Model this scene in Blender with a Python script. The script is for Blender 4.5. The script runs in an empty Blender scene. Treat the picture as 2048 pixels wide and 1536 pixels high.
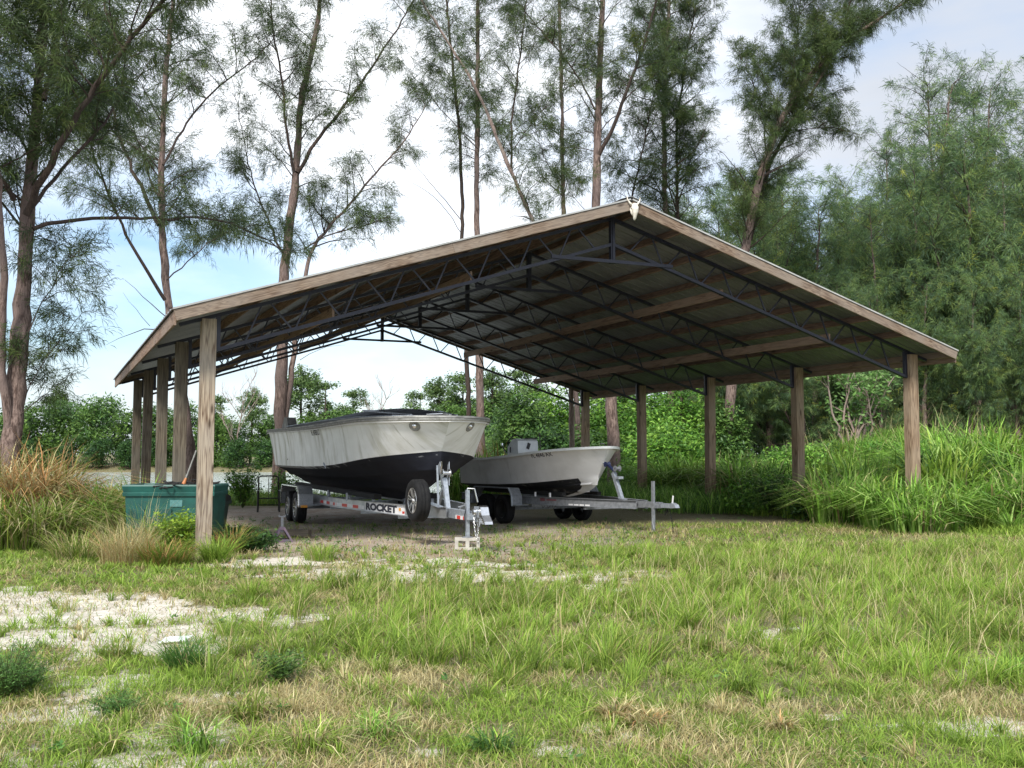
import bpy, math, random
import numpy as np
from mathutils import Vector, Matrix

random.seed(7)
rng = np.random.default_rng(11)
S = bpy.context.scene
R = math.radians

# ------------------------------------------------------------------ camera
CAM_Z = 1.5
FPX = 2074.4            # focal length in photo pixels (photo is 2048 wide)
HORIZON = 906.8
PITCH = math.atan((HORIZON - 768) / FPX)
cam_d = bpy.data.cameras.new('camera')
cam_d.sensor_width = 36.0
cam_d.lens = FPX / 2048 * 36.0
cam_d.clip_start = 0.05
cam_d.clip_end = 3000
cam = bpy.data.objects.new('camera', cam_d)
cam.location = (0, 0, CAM_Z)
cam.rotation_euler = (math.pi / 2 + PITCH, 0, 0)
S.collection.objects.link(cam)
S.camera = cam

# ------------------------------------------------------------------ world
SUN_EL, SUN_AZ = R(46), R(196)      # azimuth clockwise from +Y
W = bpy.data.worlds.new('World')
S.world = W
W.use_nodes = True
nt = W.node_tree
nt.nodes.clear()
out = nt.nodes.new('ShaderNodeOutputWorld')
bg = nt.nodes.new('ShaderNodeBackground')
bg.inputs['Strength'].default_value = 0.1
sky = nt.nodes.new('ShaderNodeTexSky')
sky.sky_type = 'NISHITA'
sky.sun_disc = False
sky.sun_elevation = SUN_EL
sky.sun_rotation = SUN_AZ
sky.air_density = 1.0
sky.dust_density = 1.5
tc = nt.nodes.new('ShaderNodeTexCoord')
mp = nt.nodes.new('ShaderNodeMapping')
mp.inputs['Scale'].default_value = (1.0, 1.0, 3.2)
mp.inputs['Location'].default_value = (9.35, 6.1, 1.28)
n1 = nt.nodes.new('ShaderNodeTexNoise')
n1.inputs['Scale'].default_value = 2.6
n1.inputs['Detail'].default_value = 7
n1.inputs['Roughness'].default_value = 0.52
rp = nt.nodes.new('ShaderNodeValToRGB')
rp.color_ramp.elements[0].position = 0.36
rp.color_ramp.elements[0].color = (0.42, 0.42, 0.42, 1)
rp.color_ramp.elements[1].position = 0.56
rp.color_ramp.elements[1].color = (1, 1, 1, 1)
# grey undersides of the clouds
mp2 = nt.nodes.new('ShaderNodeMapping')
mp2.inputs['Scale'].default_value = (1.0, 1.0, 2.4)
mp2.inputs['Location'].default_value = (2.9, 9.4, 3.56)
n2 = nt.nodes.new('ShaderNodeTexNoise')
n2.inputs['Scale'].default_value = 1.9
n2.inputs['Detail'].default_value = 6
rp2 = nt.nodes.new('ShaderNodeValToRGB')
rp2.color_ramp.elements[0].position = 0.40
rp2.color_ramp.elements[0].color = (4.3, 4.6, 5.1, 1)
rp2.color_ramp.elements[1].position = 0.60
rp2.color_ramp.elements[1].color = (7.0, 7.2, 7.5, 1)
mx = nt.nodes.new('ShaderNodeMix')
mx.data_type = 'RGBA'
L = nt.links.new
L(tc.outputs['Generated'], mp.inputs[0]); L(mp.outputs[0], n1.inputs['Vector'])
L(tc.outputs['Generated'], mp2.inputs[0]); L(mp2.outputs[0], n2.inputs['Vector'])
L(n1.outputs['Fac'], rp.inputs[0]); L(n2.outputs['Fac'], rp2.inputs[0])
def cone(dx, dy, dz, a0, a1):
    """1 inside the part of the sky round a compass direction, 0 away from it"""
    v = Vector((dx, dy, dz)).normalized(); d = nt.nodes.new('ShaderNodeVectorMath'); d.operation = 'DOT_PRODUCT'
    nz = nt.nodes.new('ShaderNodeVectorMath'); nz.operation = 'NORMALIZE'; L(tc.outputs['Generated'], nz.inputs[0])
    d.inputs[1].default_value = v; L(nz.outputs[0], d.inputs[0])
    m = nt.nodes.new('ShaderNodeMapRange'); m.interpolation_type = 'SMOOTHSTEP'
    m.inputs[1].default_value = math.cos(R(a1)); m.inputs[2].default_value = math.cos(R(a0)); L(d.outputs['Value'], m.inputs[0]); return m.outputs[0]
def math_(op, a, b):
    m = nt.nodes.new('ShaderNodeMath'); m.operation = op; m.use_clamp = True
    for k, x in ((0, a), (1, b)):
        if isinstance(x, (int, float)): m.inputs[k].default_value = x
        else: L(x, m.inputs[k])
    return m.outputs[0]
# clouds thin out to blue low on the left and high on the left
gap = math_('MAXIMUM', cone(-.42, 1, .06, 5, 17), cone(-.12, 1, .07, 2, 9))
gap = math_('MAXIMUM', gap, math_('MULTIPLY', cone(-.55, 1, .42, 3, 14), .7))
cf = math_('SUBTRACT', rp.outputs[0], math_('MULTIPLY', gap, .38))
sk2 = nt.nodes.new('ShaderNodeMix'); sk2.data_type = 'RGBA'; sk2.blend_type = 'MULTIPLY'; sk2.inputs[0].default_value = 1.0
L(sky.outputs[0], sk2.inputs[6]); sk2.inputs[7].default_value = (.80, .93, 1.0, 1)
# a grey lavender cloud bank on the upper right
bank = nt.nodes.new('ShaderNodeMix'); bank.data_type = 'RGBA'
L(math_('MULTIPLY', cone(.52, 1, .36, 5, 19), math_('ADD', .55, math_('MULTIPLY', n1.outputs['Fac'], .6))), bank.inputs[0])
L(rp2.outputs[0], bank.inputs[6]); bank.inputs[7].default_value = (3.0, 3.25, 3.7, 1)
L(cf, mx.inputs[0]); L(sk2.outputs[2], mx.inputs[6]); L(bank.outputs[2], mx.inputs[7])
L(mx.outputs[2], bg.inputs['Color']); L(bg.outputs[0], out.inputs[0])

sun_d = bpy.data.lights.new('sun', 'SUN')
sun_d.energy = 2.4
sun_d.angle = R(12)
sun_d.color = (1.0, 0.95, 0.86)
sun = bpy.data.objects.new('sun', sun_d)
sdir = Vector((math.sin(SUN_AZ) * math.cos(SUN_EL), math.cos(SUN_AZ) * math.cos(SUN_EL), math.sin(SUN_EL)))
sun.rotation_euler = sdir.to_track_quat('Z', 'Y').to_euler()
S.collection.objects.link(sun)

S.view_settings.view_transform = 'Standard'
S.view_settings.look = 'None'
S.view_settings.exposure = 1.1
S.view_settings.gamma = 1.0

# ------------------------------------------------------------------ helpers
def at(px, py, dist):
    """point on the sight line of photo pixel (px,py) at ground distance dist"""
    a = (px - 1024) / FPX; b = (768 - py) / FPX
    ry = math.cos(PITCH) - b * math.sin(PITCH); rz = math.sin(PITCH) + b * math.cos(PITCH)
    t = dist / ry
    return Vector((a * t, dist, CAM_Z + rz * t))

def link(o, parent=None):
    S.collection.objects.link(o)
    if parent is not None:
        o.parent = parent
    return o

def tag(o, label=None, cat=None, group=None, kind=None):
    if label: o['label'] = label
    if cat: o['category'] = cat
    if group: o['group'] = group
    if kind: o['kind'] = kind
    return o

def empty(name, loc, rz=0.0, label=None, cat=None, group=None):
    o = bpy.data.objects.new(name, None)
    o.empty_display_size = 0.2
    o.location = loc; o.rotation_euler = (0, 0, rz)
    link(o)
    return tag(o, label, cat, group)

class MB:
    def __init__(s): s.v = []; s.f = []; s.m = []
    def add(s, vs, fs, mi=0):
        k = len(s.v); s.v += [tuple(p) for p in vs]
        for f in fs: s.f.append([k + i for i in f]); s.m.append(mi)
        return s
    def box(s, c, d, rz=0.0, mi=0, M=None):
        x, y, z = d[0] / 2, d[1] / 2, d[2] / 2
        vs = [Vector((a * x, b * y, e * z)) for e in (-1, 1) for b in (-1, 1) for a in (-1, 1)]
        Q = M if M is not None else Matrix.Rotation(rz, 3, 'Z')
        vs = [Q @ p + Vector(c) for p in vs]
        return s.add(vs, [(0, 2, 3, 1), (4, 5, 7, 6), (0, 1, 5, 4), (1, 3, 7, 5), (3, 2, 6, 7), (2, 0, 4, 6)], mi)
    def bar(s, p0, p1, w, h, up=(0, 0, 1), mi=0):
        p0 = Vector(p0); p1 = Vector(p1); x = (p1 - p0); l = x.length; x.normalize()
        u = Vector(up); y = u.cross(x)
        if y.length < 1e-4: y = Vector((0, 1, 0)).cross(x)
        y.normalize(); z = x.cross(y)
        M = Matrix((x, y, z)).transposed()
        return s.box((p0 + p1) / 2, (l, w, h), M=M, mi=mi)
    def tube(s, pts, r, n=8, mi=0, cap=True):
        pts = [Vector(p) for p in pts]
        rs = r if isinstance(r, (list, tuple)) else [r] * len(pts)
        k = len(s.v); ref = None
        for i, p in enumerate(pts):
            t = (pts[min(i + 1, len(pts) - 1)] - pts[max(i - 1, 0)]).normalized()
            if ref is None:
                ref = t.cross(Vector((0, 0, 1)))
                if ref.length < 0.05: ref = t.cross(Vector((1, 0, 0)))
            ref = (ref - t * ref.dot(t)).normalized(); b = t.cross(ref)
            for j in range(n):
                a = 2 * math.pi * j / n
                s.v.append(tuple(p + (ref * math.cos(a) + b * math.sin(a)) * rs[i]))
        for i in range(len(pts) - 1):
            for j in range(n):
                a = k + i * n + j; b2 = k + i * n + (j + 1) % n
                s.f.append([a, b2, b2 + n, a + n]); s.m.append(mi)
        if cap:
            s.f.append([k + j for j in range(n)][::-1]); s.m.append(mi)
            s.f.append([k + (len(pts) - 1) * n + j for j in range(n)]); s.m.append(mi)
        return s
    def lathe(s, prof, c, ax, n=24, mi=0):
        """prof: (radius, offset along axis)"""
        ax = Vector(ax).normalized(); u = ax.orthogonal().normalized(); w = ax.cross(u); k = len(s.v)
        for r, h in prof:
            for j in range(n):
                a = 2 * math.pi * j / n
                s.v.append(tuple(Vector(c) + ax * h + (u * math.cos(a) + w * math.sin(a)) * r))
        for i in range(len(prof) - 1):
            for j in range(n):
                s.f.append([k + i * n + j, k + i * n + (j + 1) % n, k + (i + 1) * n + (j + 1) % n, k + (i + 1) * n + j]); s.m.append(mi)
        return s
    def prism(s, poly, z0, z1, axis='x', mi=0):
        n = len(poly)
        def P(a, b, z): return (z, a, b) if axis == 'x' else ((a, z, b) if axis == 'y' else (a, b, z))
        vs = [P(a, b, z0) for a, b in poly] + [P(a, b, z1) for a, b in poly]
        fs = [list(range(n))[::-1], list(range(n, 2 * n))] + [[i, (i + 1) % n, n + (i + 1) % n, n + i] for i in range(n)]
        return s.add(vs, fs, mi)
    def build(s, name, mats, parent=None, smooth=False, loc=None):
        me = bpy.data.meshes.new(name)
        me.from_pydata(s.v, [], s.f)
        mats = mats if isinstance(mats, (list, tuple)) else [mats]
        for m in mats: me.materials.append(m)
        me.polygons.foreach_set('material_index', s.m)
        if smooth: me.polygons.foreach_set('use_smooth', [True] * len(s.f))
        me.validate(); me.update()
        o = bpy.data.objects.new(name, me)
        if loc is not None: o.location = loc
        return link(o, parent)

def tri_mesh(name, V, F, mats, col=None, mi=None, smooth=False):
    """fast mesh from numpy arrays (triangles)"""
    me = bpy.data.meshes.new(name)
    nv, nf = len(V), len(F)
    me.vertices.add(nv); me.vertices.foreach_set('co', V.astype(np.float32).ravel())
    me.loops.add(nf * 3); me.loops.foreach_set('vertex_index', F.astype(np.int32).ravel())
    me.polygons.add(nf)
    me.polygons.foreach_set('loop_start', np.arange(nf, dtype=np.int32) * 3)
    me.polygons.foreach_set('loop_total', np.full(nf, 3, dtype=np.int32))
    if mi is not None: me.polygons.foreach_set('material_index', mi.astype(np.int32))
    if smooth: me.polygons.foreach_set('use_smooth', np.ones(nf, bool))
    me.update(calc_edges=True)
    if col is not None:
        a = me.attributes.new('tint', 'FLOAT_COLOR', 'POINT')
        c = np.ones((nv, 4), np.float32); c[:, :3] = col
        a.data.foreach_set('color', c.ravel())
    for m in (mats if isinstance(mats, (list, tuple)) else [mats]): me.materials.append(m)
    return me

# value noise, numpy
def _h(i, j, k):
    n = (i * 374761393 + j * 668265263 + k * 982451653) & 0xffffffff
    n = ((n ^ (n >> 13)) * 1274126177) & 0xffffffff
    return ((n ^ (n >> 16)) & 0xffff) / 65535.0
def vnoise(x, y, seed=0):
    xi = np.floor(x).astype(np.int64); yi = np.floor(y).astype(np.int64)
    fx = x - xi; fy = y - yi; fx = fx * fx * (3 - 2 * fx); fy = fy * fy * (3 - 2 * fy)
    a = _h(xi, yi, seed); b = _h(xi + 1, yi, seed); c = _h(xi, yi + 1, seed); d = _h(xi + 1, yi + 1, seed)
    return (a * (1 - fx) + b * fx) * (1 - fy) + (c * (1 - fx) + d * fx) * fy
def fbm(x, y, seed=0, o=4):
    r = 0; a = .5; t = 0
    for i in range(o):
        r = r + a * vnoise(x * 2 ** i, y * 2 ** i, seed + i * 17); t += a; a *= .5
    return r / t
def sst(a, b, x):
    t = np.clip((x - a) / (b - a), 0, 1); return t * t * (3 - 2 * t)
def blob(x, y, cx, cy, rx, ry, soft=.5):
    d = np.sqrt(((x - cx) / rx) ** 2 + ((y - cy) / ry) ** 2)
    return 1 - sst(1 - soft, 1 + soft, d)

# ------------------------------------------------------------------ materials
def newmat(name):
    m = bpy.data.materials.new(name); m.use_nodes = True
    return m, m.node_tree, m.node_tree.nodes['Principled BSDF']
def _mixc(t, fac, a, b):
    n = t.nodes.new('ShaderNodeMix'); n.data_type = 'RGBA'
    for k, s in ((0, fac), (6, a), (7, b)):
        if isinstance(s, (tuple, float, int)):
            n.inputs[k].default_value = s if not isinstance(s, tuple) else (*s, 1)
        else: t.links.new(s, n.inputs[k])
    return n.outputs[2]
def _noise(t, vec, scale, detail=4, rough=.55, w=None):
    n = t.nodes.new('ShaderNodeTexNoise'); n.inputs['Scale'].default_value = scale
    n.inputs['Detail'].default_value = detail; n.inputs['Roughness'].default_value = rough
    t.links.new(vec, n.inputs['Vector']); return n.outputs['Fac']
def _ramp(t, fac, p0, p1, c0=0., c1=1.):
    n = t.nodes.new('ShaderNodeMapRange'); n.inputs[1].default_value = p0; n.inputs[2].default_value = p1
    n.inputs[3].default_value = c0; n.inputs[4].default_value = c1; t.links.new(fac, n.inputs[0]); return n.outputs[0]
def _coord(t, scale=(1, 1, 1), rand=True, kind='Object'):
    c = t.nodes.new('ShaderNodeTexCoord'); m = t.nodes.new('ShaderNodeMapping')
    m.inputs['Scale'].default_value = scale
    t.links.new(c.outputs[kind], m.inputs[0])
    if rand:
        oi = t.nodes.new('ShaderNodeObjectInfo'); mu = t.nodes.new('ShaderNodeMath'); mu.operation = 'MULTIPLY'
        mu.inputs[1].default_value = 37.0
        t.links.new(oi.outputs['Random'], mu.inputs[0]); t.links.new(mu.outputs[0], m.inputs['Location'])
    return m.outputs[0]
def _bump(t, p, fac, strength, dist=.01):
    b = t.nodes.new('ShaderNodeBump'); b.inputs['Strength'].default_value = strength; b.inputs['Distance'].default_value = dist
    t.links.new(fac, b.inputs['Height']); t.links.new(b.outputs[0], p.inputs['Normal'])
def pmat(name, c1, c2=None, scale=6, rough=.6, metal=0., bump=.0, stretch=(1, 1, 1), lo=.35, hi=.65, spec=None):
    m, t, p = newmat(name)
    p.inputs['Roughness'].default_value = rough; p.inputs['Metallic'].default_value = metal
    if spec is not None: p.inputs['Specular IOR Level'].default_value = spec
    v = _coord(t, stretch); n = _noise(t, v, scale, 5, .6)
    t.links.new(_mixc(t, _ramp(t, n, lo, hi), c1, c2 or tuple(x * .75 for x in c1)), p.inputs['Base Color'])
    if bump: _bump(t, p, n, bump)
    return m
def wood(name, light, dark, grey=None, ring=9.0):
    """grain runs along local X"""
    m, t, p = newmat(name); p.inputs['Roughness'].default_value = .85
    p.inputs['Specular IOR Level'].default_value = .2
    v = _coord(t, (1, 1, 1))
    # long wavy cathedral grain
    sx = t.nodes.new('ShaderNodeMapping'); sx.inputs['Scale'].default_value = (.55, 9.0, 9.0); t.links.new(v, sx.inputs[0])
    n = _noise(t, sx.outputs[0], 1.0, 3, .5)
    w = t.nodes.new('ShaderNodeMath'); w.operation = 'MULTIPLY'; w.inputs[1].default_value = ring * 3; t.links.new(n, w.inputs[0])
    w2 = t.nodes.new('ShaderNodeMath'); w2.operation = 'PINGPONG'; w2.inputs[1].default_value = 1.0; t.links.new(w.outputs[0], w2.inputs[0])
    fine = t.nodes.new('ShaderNodeMapping'); fine.inputs['Scale'].default_value = (2.0, 90, 90); t.links.new(v, fine.inputs[0])
    nf = _noise(t, fine.outputs[0], 1.0, 3, .6)
    c = _mixc(t, _ramp(t, w2.outputs[0], .3, .9), light, dark)
    c = _mixc(t, _ramp(t, nf, .42, .7, 0, .55), c, tuple(x * .45 for x in dark))
    big = _noise(t, v, 1.3, 3)
    if grey: c = _mixc(t, _ramp(t, big, .35, .62, 0, .65), c, grey)
    st = t.nodes.new('ShaderNodeMapping'); st.inputs['Scale'].default_value = (1.5, 14, 14); t.links.new(v, st.inputs[0])
    c = _mixc(t, _ramp(t, _noise(t, st.outputs[0], 1.0, 4), .56, .74, 0, .6), c, tuple(x * .5 for x in dark))
    # knots
    vo = t.nodes.new('ShaderNodeTexVoronoi'); kk = t.nodes.new('ShaderNodeMapping'); kk.inputs['Scale'].default_value = (1.6, 5.5, 5.5)
    t.links.new(v, kk.inputs[0]); t.links.new(kk.outputs[0], vo.inputs['Vector']); vo.inputs['Scale'].default_value = 1.0
    c = _mixc(t, _ramp(t, vo.outputs['Distance'], .06, .17, .85, 0.), c, tuple(x * .35 for x in dark))
    t.links.new(c, p.inputs['Base Color'])
    _bump(t, p, w2.outputs[0], .25, .004)
    return m
def leafmat(name, trans=.35, rough=.55, tintmul=(1, 1, 1)):
    m, t, p = newmat(name)
    a = t.nodes.new('ShaderNodeAttribute'); a.attribute_name = 'tint'
    c = a.outputs['Color']
    if tintmul != (1, 1, 1):
        mm = t.nodes.new('ShaderNodeMix'); mm.data_type = 'RGBA'; mm.blend_type = 'MULTIPLY'; mm.inputs[0].default_value = 1
        t.links.new(c, mm.inputs[6]); mm.inputs[7].default_value = (*tintmul, 1); c = mm.outputs[2]
    t.links.new(c, p.inputs['Base Color']); p.inputs['Roughness'].default_value = rough
    p.inputs['Specular IOR Level'].default_value = .3
    tr = t.nodes.new('ShaderNodeBsdfTranslucent'); t.links.new(c, tr.inputs['Color'])
    mixs = t.nodes.new('ShaderNodeMixShader'); mixs.inputs[0].default_value = trans
    o = t.nodes['Material Output']
    t.links.new(p.outputs[0], mixs.inputs[1]); t.links.new(tr.outputs[0], mixs.inputs[2]); t.links.new(mixs.outputs[0], o.inputs[0])
    return m
def barkmat(name, c1, c2, c3):
    m, t, p = newmat(name); p.inputs['Roughness'].default_value = .9; p.inputs['Specular IOR Level'].default_value = .15
    v = _coord(t, (1, 1, .22)); n = _noise(t, v, 19, 6, .7)
    c = _mixc(t, _ramp(t, n, .42, .58), c1, c2)
    v2 = _coord(t, (1, 1, .5)); c = _mixc(t, _ramp(t, _noise(t, v2, 2.2, 4), .4, .65), c, c3)
    c = _mixc(t, _ramp(t, _noise(t, v, 34, 4, .7), .56, .68, 0, .75), c, tuple(x * .3 for x in c2))
    t.links.new(c, p.inputs['Base Color']); _bump(t, p, n, .9, .03)
    return m

M = {}
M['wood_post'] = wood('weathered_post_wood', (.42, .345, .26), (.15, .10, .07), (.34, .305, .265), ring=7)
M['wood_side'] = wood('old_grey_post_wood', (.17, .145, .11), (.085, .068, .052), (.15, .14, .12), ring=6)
M['wood_brown'] = wood('brown_post_wood', (.36, .265, .185), (.17, .11, .072), (.29, .235, .18), ring=7)
M['wood_fascia'] = wood('fascia_wood', (.285, .215, .16), (.105, .066, .046), (.25, .215, .185), ring=12)
M['wood_purlin'] = wood('purlin_wood', (.24, .165, .13), (.15, .098, .078), None, ring=7)
M['wood_brace'] = wood('brace_wood', (.32, .225, .17), (.2, .135, .10), (.27, .21, .17), ring=6)
M['wood_eave'] = wood('eave_wood', (.30, .21, .16), (.18, .12, .09), (.25, .2, .17), ring=6)
M['truss'] = pmat('truss_steel', (.012, .014, .028), (.022, .024, .042), 9, .45, .1, .1)
M['sheet'] = pmat('galvanised_sheet', (.21, .215, .235), (.14, .145, .16), 1.7, .5, .12, .03)
M['sheet_top'] = pmat('roof_edge_white', (.46, .46, .45), (.32, .32, .31), 3, .4, .2)
M['bone'] = pmat('bone', (.78, .75, .68), (.55, .51, .44), 14, .7, 0, .2)
M['dark'] = pmat('dark_void', (.012, .011, .01), (.02, .018, .016), 6, .9)
M['alu'] = pmat('trailer_aluminium', (.55, .57, .60), (.40, .42, .45), 5, .38, .75, .03)
M['galv'] = pmat('galvanised_steel', (.42, .46, .51), (.28, .31, .36), 22, .5, .55, .06)
M['galv_dull'] = pmat('dull_galvanised_steel', (.26, .275, .30), (.17, .18, .2), 16, .6, .4, .06)
M['chrome'] = pmat('bright_zinc', (.75, .76, .78), (.55, .56, .58), 8, .22, .95)
M['rubber'] = pmat('rubber', (.007, .0075, .009), (.014, .014, .015), 12, .8, 0, .1, spec=.25)
M['rim'] = pmat('rim_black', (.01, .01, .011), (.018, .018, .02), 12, .3, .3)
M['spoke'] = pmat('machined_spoke', (.70, .70, .71), (.6, .6, .6), 12, .3, .85)
M['white_plate'] = pmat('white_decal', (.72, .72, .73), (.6, .6, .62), 8, .5)
M['red'] = pmat('red_reflector', (.62, .035, .02), (.5, .03, .02), 20, .35)
M['amber'] = pmat('amber_reflector', (.75, .33, .03), (.6, .25, .02), 20, .35)
M['black_ink'] = pmat('black_lettering', (.012, .014, .03), (.02, .02, .03), 20, .6)
M['faded_red'] = pmat('faded_red_decal', (.22, .05, .06), (.12, .06, .07), 30, .6, lo=.4, hi=.6)
M['black_carpet'] = pmat('bunk_carpet', (.012, .012, .013), (.02, .02, .02), 40, .95, 0, .2)
M['concrete'] = pmat('concrete_block', (.50, .48, .44), (.34, .32, .29), 9, .9, 0, .4)
M['teal'] = pmat('teal_plastic', (.006, .058, .050), (.012, .10, .085), 3.5, .5, 0, .05)
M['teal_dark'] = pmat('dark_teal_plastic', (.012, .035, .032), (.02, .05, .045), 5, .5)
M['net'] = pmat('black_netting', (.010, .010, .011), (.02, .02, .02), 30, .9, 0, .5)
M['chairmetal'] = pmat('black_chair_frame', (.012, .013, .012), (.03, .028, .024), 20, .5, .2)
M['sling'] = pmat('faded_sling_fabric', (.035, .03, .022), (.06, .05, .035), 20, .9)
M['jackstand'] = pmat('faded_purple_steel', (.16, .10, .13), (.10, .09, .14), 14, .6, .2, .1)
M['glassy'] = pmat('milky_plastic', (.72, .80, .80), (.85, .9, .9), 7, .15)
M['fender'] = pmat('treadplate', (.30, .32, .34), (.19, .20, .22), 60, .42, .6, .3)
M['tarp'] = pmat('black_tarp', (.010, .012, .024), (.03, .034, .05), 4, .5, 0, .1)
M['deck'] = pmat('grimy_deck', (.42, .42, .41), (.2, .2, .2), 3, .7, 0, .05)
M['rubrail'] = pmat('grey_rub_rail', (.30, .30, .29), (.16, .16, .15), 14, .6, .1)
M['console'] = pmat('white_console', (.76, .79, .80), (.66, .69, .71), 5, .4)
M['blackplastic'] = pmat('black_plastic', (.014, .014, .016), (.02, .02, .02), 10, .45)
M['blueroller'] = pmat('navy_roller', (.012, .018, .06), (.02, .03, .09), 10, .5)
M['lens'] = pmat('hawse_chrome', (.8, .8, .8), (.6, .6, .6), 10, .2, .95)

M['bark'] = barkmat('bark_casuarina', (.27, .20, .175), (.085, .058, .05), (.17, .13, .12))
M['bark_dark'] = barkmat('bark_limb', (.085, .062, .052), (.045, .033, .029), (.065, .052, .046))  # darker copy of the bark: backlit look of the limbs put into colour
M['bark_pale'] = barkmat('bark_pale', (.34, .29, .25), (.2, .16, .135), (.3, .22, .2))
M['needle'] = leafmat('casuarina_needles', .30)
M['leaf'] = leafmat('broad_leaves', .32, .45)
M['grassm'] = leafmat('grass_blades', .38, .6)

# hull gelcoat: chalky white with algae streaks running down the flare
def hullmat(name, base, streak, amount, streakscale):
    m, t, p = newmat(name); p.inputs['Roughness'].default_value = .38
    uv = t.nodes.new('ShaderNodeUVMap'); uv.uv_map = 'hull'
    def st(sc, loc):
        mp_ = t.nodes.new('ShaderNodeMapping'); mp_.inputs['Scale'].default_value = sc; mp_.inputs['Location'].default_value = loc
        t.links.new(uv.outputs[0], mp_.inputs[0]); return mp_.outputs[0]
    big = _noise(t, st((.55, .35, 1), (3.1, 0, 0)), 1.0, 3)
    n_ = _noise(t, st((streakscale, .55, 1), (1.7, 5, 0)), 1.0, 6, .62)
    n2_ = _noise(t, st((streakscale * 3.2, .8, 1), (9.7, 2, 0)), 1.0, 4, .6)
    sep = t.nodes.new('ShaderNodeSeparateXYZ'); t.links.new(uv.outputs[0], sep.inputs[0])
    mu = t.nodes.new('ShaderNodeMath'); mu.operation = 'MULTIPLY'
    t.links.new(_ramp(t, n_, .475, .62), mu.inputs[0]); t.links.new(_ramp(t, big, .36, .62, .15, 1.), mu.inputs[1])
    mu2 = t.nodes.new('ShaderNodeMath'); mu2.operation = 'MULTIPLY'; mu2.inputs[1].default_value = amount
    t.links.new(mu.outputs[0], mu2.inputs[0])
    dirt = _mixc(t, _ramp(t, n2_, .35, .65), streak, tuple(x * .55 for x in streak))
    c = _mixc(t, _ramp(t, _noise(t, st((.9, 1.2, 1), (0, 0, 0)), 1.0, 4), .35, .65), base, tuple(x * .84 for x in base))
    c = _mixc(t, mu2.outputs[0], c, dirt)
    mu3 = t.nodes.new('ShaderNodeMath'); mu3.operation = 'MULTIPLY'; mu3.inputs[1].default_value = amount * .8
    t.links.new(_ramp(t, n2_, .60, .72), mu3.inputs[0])
    c = _mixc(t, mu3.outputs[0], c, tuple(x * .5 for x in streak))
    t.links.new(c, p.inputs['Base Color'])
    t.links.new(_ramp(t, n_, .4, .7, .3, .7), p.inputs['Roughness'])
    return m
M['hull_old'] = hullmat('streaked_gelcoat', (.82, .84, .85), (.28, .28, .13), .62, 3.8)
M['hull_grey'] = hullmat('pale_gelcoat', (.74, .74, .75), (.38, .36, .32), .35, 1.6)
M['bottom'] = pmat('black_bottom_paint', (.006, .007, .013), (.013, .015, .024), 2.5, .65, 0, .05, spec=.25)
M['bottom_worn'] = pmat('worn_bottom_paint', (.012, .013, .018), (.22, .22, .22), 5, .7, 0, .1, lo=.55, hi=.72)
def bootmat():
    # grey worn band under the chine that fades out towards the bow
    m, t, p = newmat('worn_boot_stripe'); p.inputs['Roughness'].default_value = .6; p.inputs['Specular IOR Level'].default_value = .25
    v = _coord(t, (1, 1, 2), False); sp = t.nodes.new('ShaderNodeSeparateXYZ'); t.links.new(v, sp.inputs[0])
    n = _noise(t, v, 3.0, 5, .6); a = t.nodes.new('ShaderNodeMath'); a.operation = 'ADD'
    t.links.new(_ramp(t, n, .3, .7, -.5, .5), a.inputs[0]); t.links.new(_ramp(t, sp.outputs['Y'], 3.2, 9.0), a.inputs[1])
    t.links.new(_mixc(t, _ramp(t, a.outputs[0], .25, .75), (.009, .011, .019), (.42, .44, .47)), p.inputs['Base Color']); return m
M['boot'] = bootmat()

# ------------------------------------------------------------------ terrain
def shore(x):
    return 38 + 1.6 * np.sin(x * .35) + 70 * sst(-1.5, 9, x) + sst(-26, -13, -x) * 0
def height(x, y):
    z = .05 * (fbm(x * .35 + 7, y * .35, 3) - .5) * 2 * sst(3, 10, y) + .03 * (fbm(x * 1.7, y * 1.7, 5) - .5)
    z = z * (1 - .93 * blob(x, y, -1.2, 19, 6.5, 7, .35))
    # grassy mound behind the right hand posts and the rise at the right edge
    z = z + 1.6 * np.exp(-(((x - 11.6) / 3.9) ** 2 + ((y - 31.5) / 4.2) ** 2) ** 1.15) * (1 + .12 * (fbm(x * .8, y * .8, 9) - .5))
    z = z + .75 * sst(12.5, 17.5, x + .25 * (y - 24)) + .35 * (fbm(x * .55, y * .55, 12) - .45) * sst(7, 10, x) * sst(21, 25, y) * sst(19, 27, y)
    # bank down to the lake, far shore
    sh = shore(x)
    lake = sst(sh - 3.0, sh + 2.5, y) * (1 - sst(109, 113, y + 1.5 * np.sin(x * .13)))
    z = z * (1 - lake) - 1.6 * lake + .35 * sst(110, 120, y)
    return z
def hz(x, y): return float(height(np.array([float(x)]), np.array([float(y)]))[0])

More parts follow.
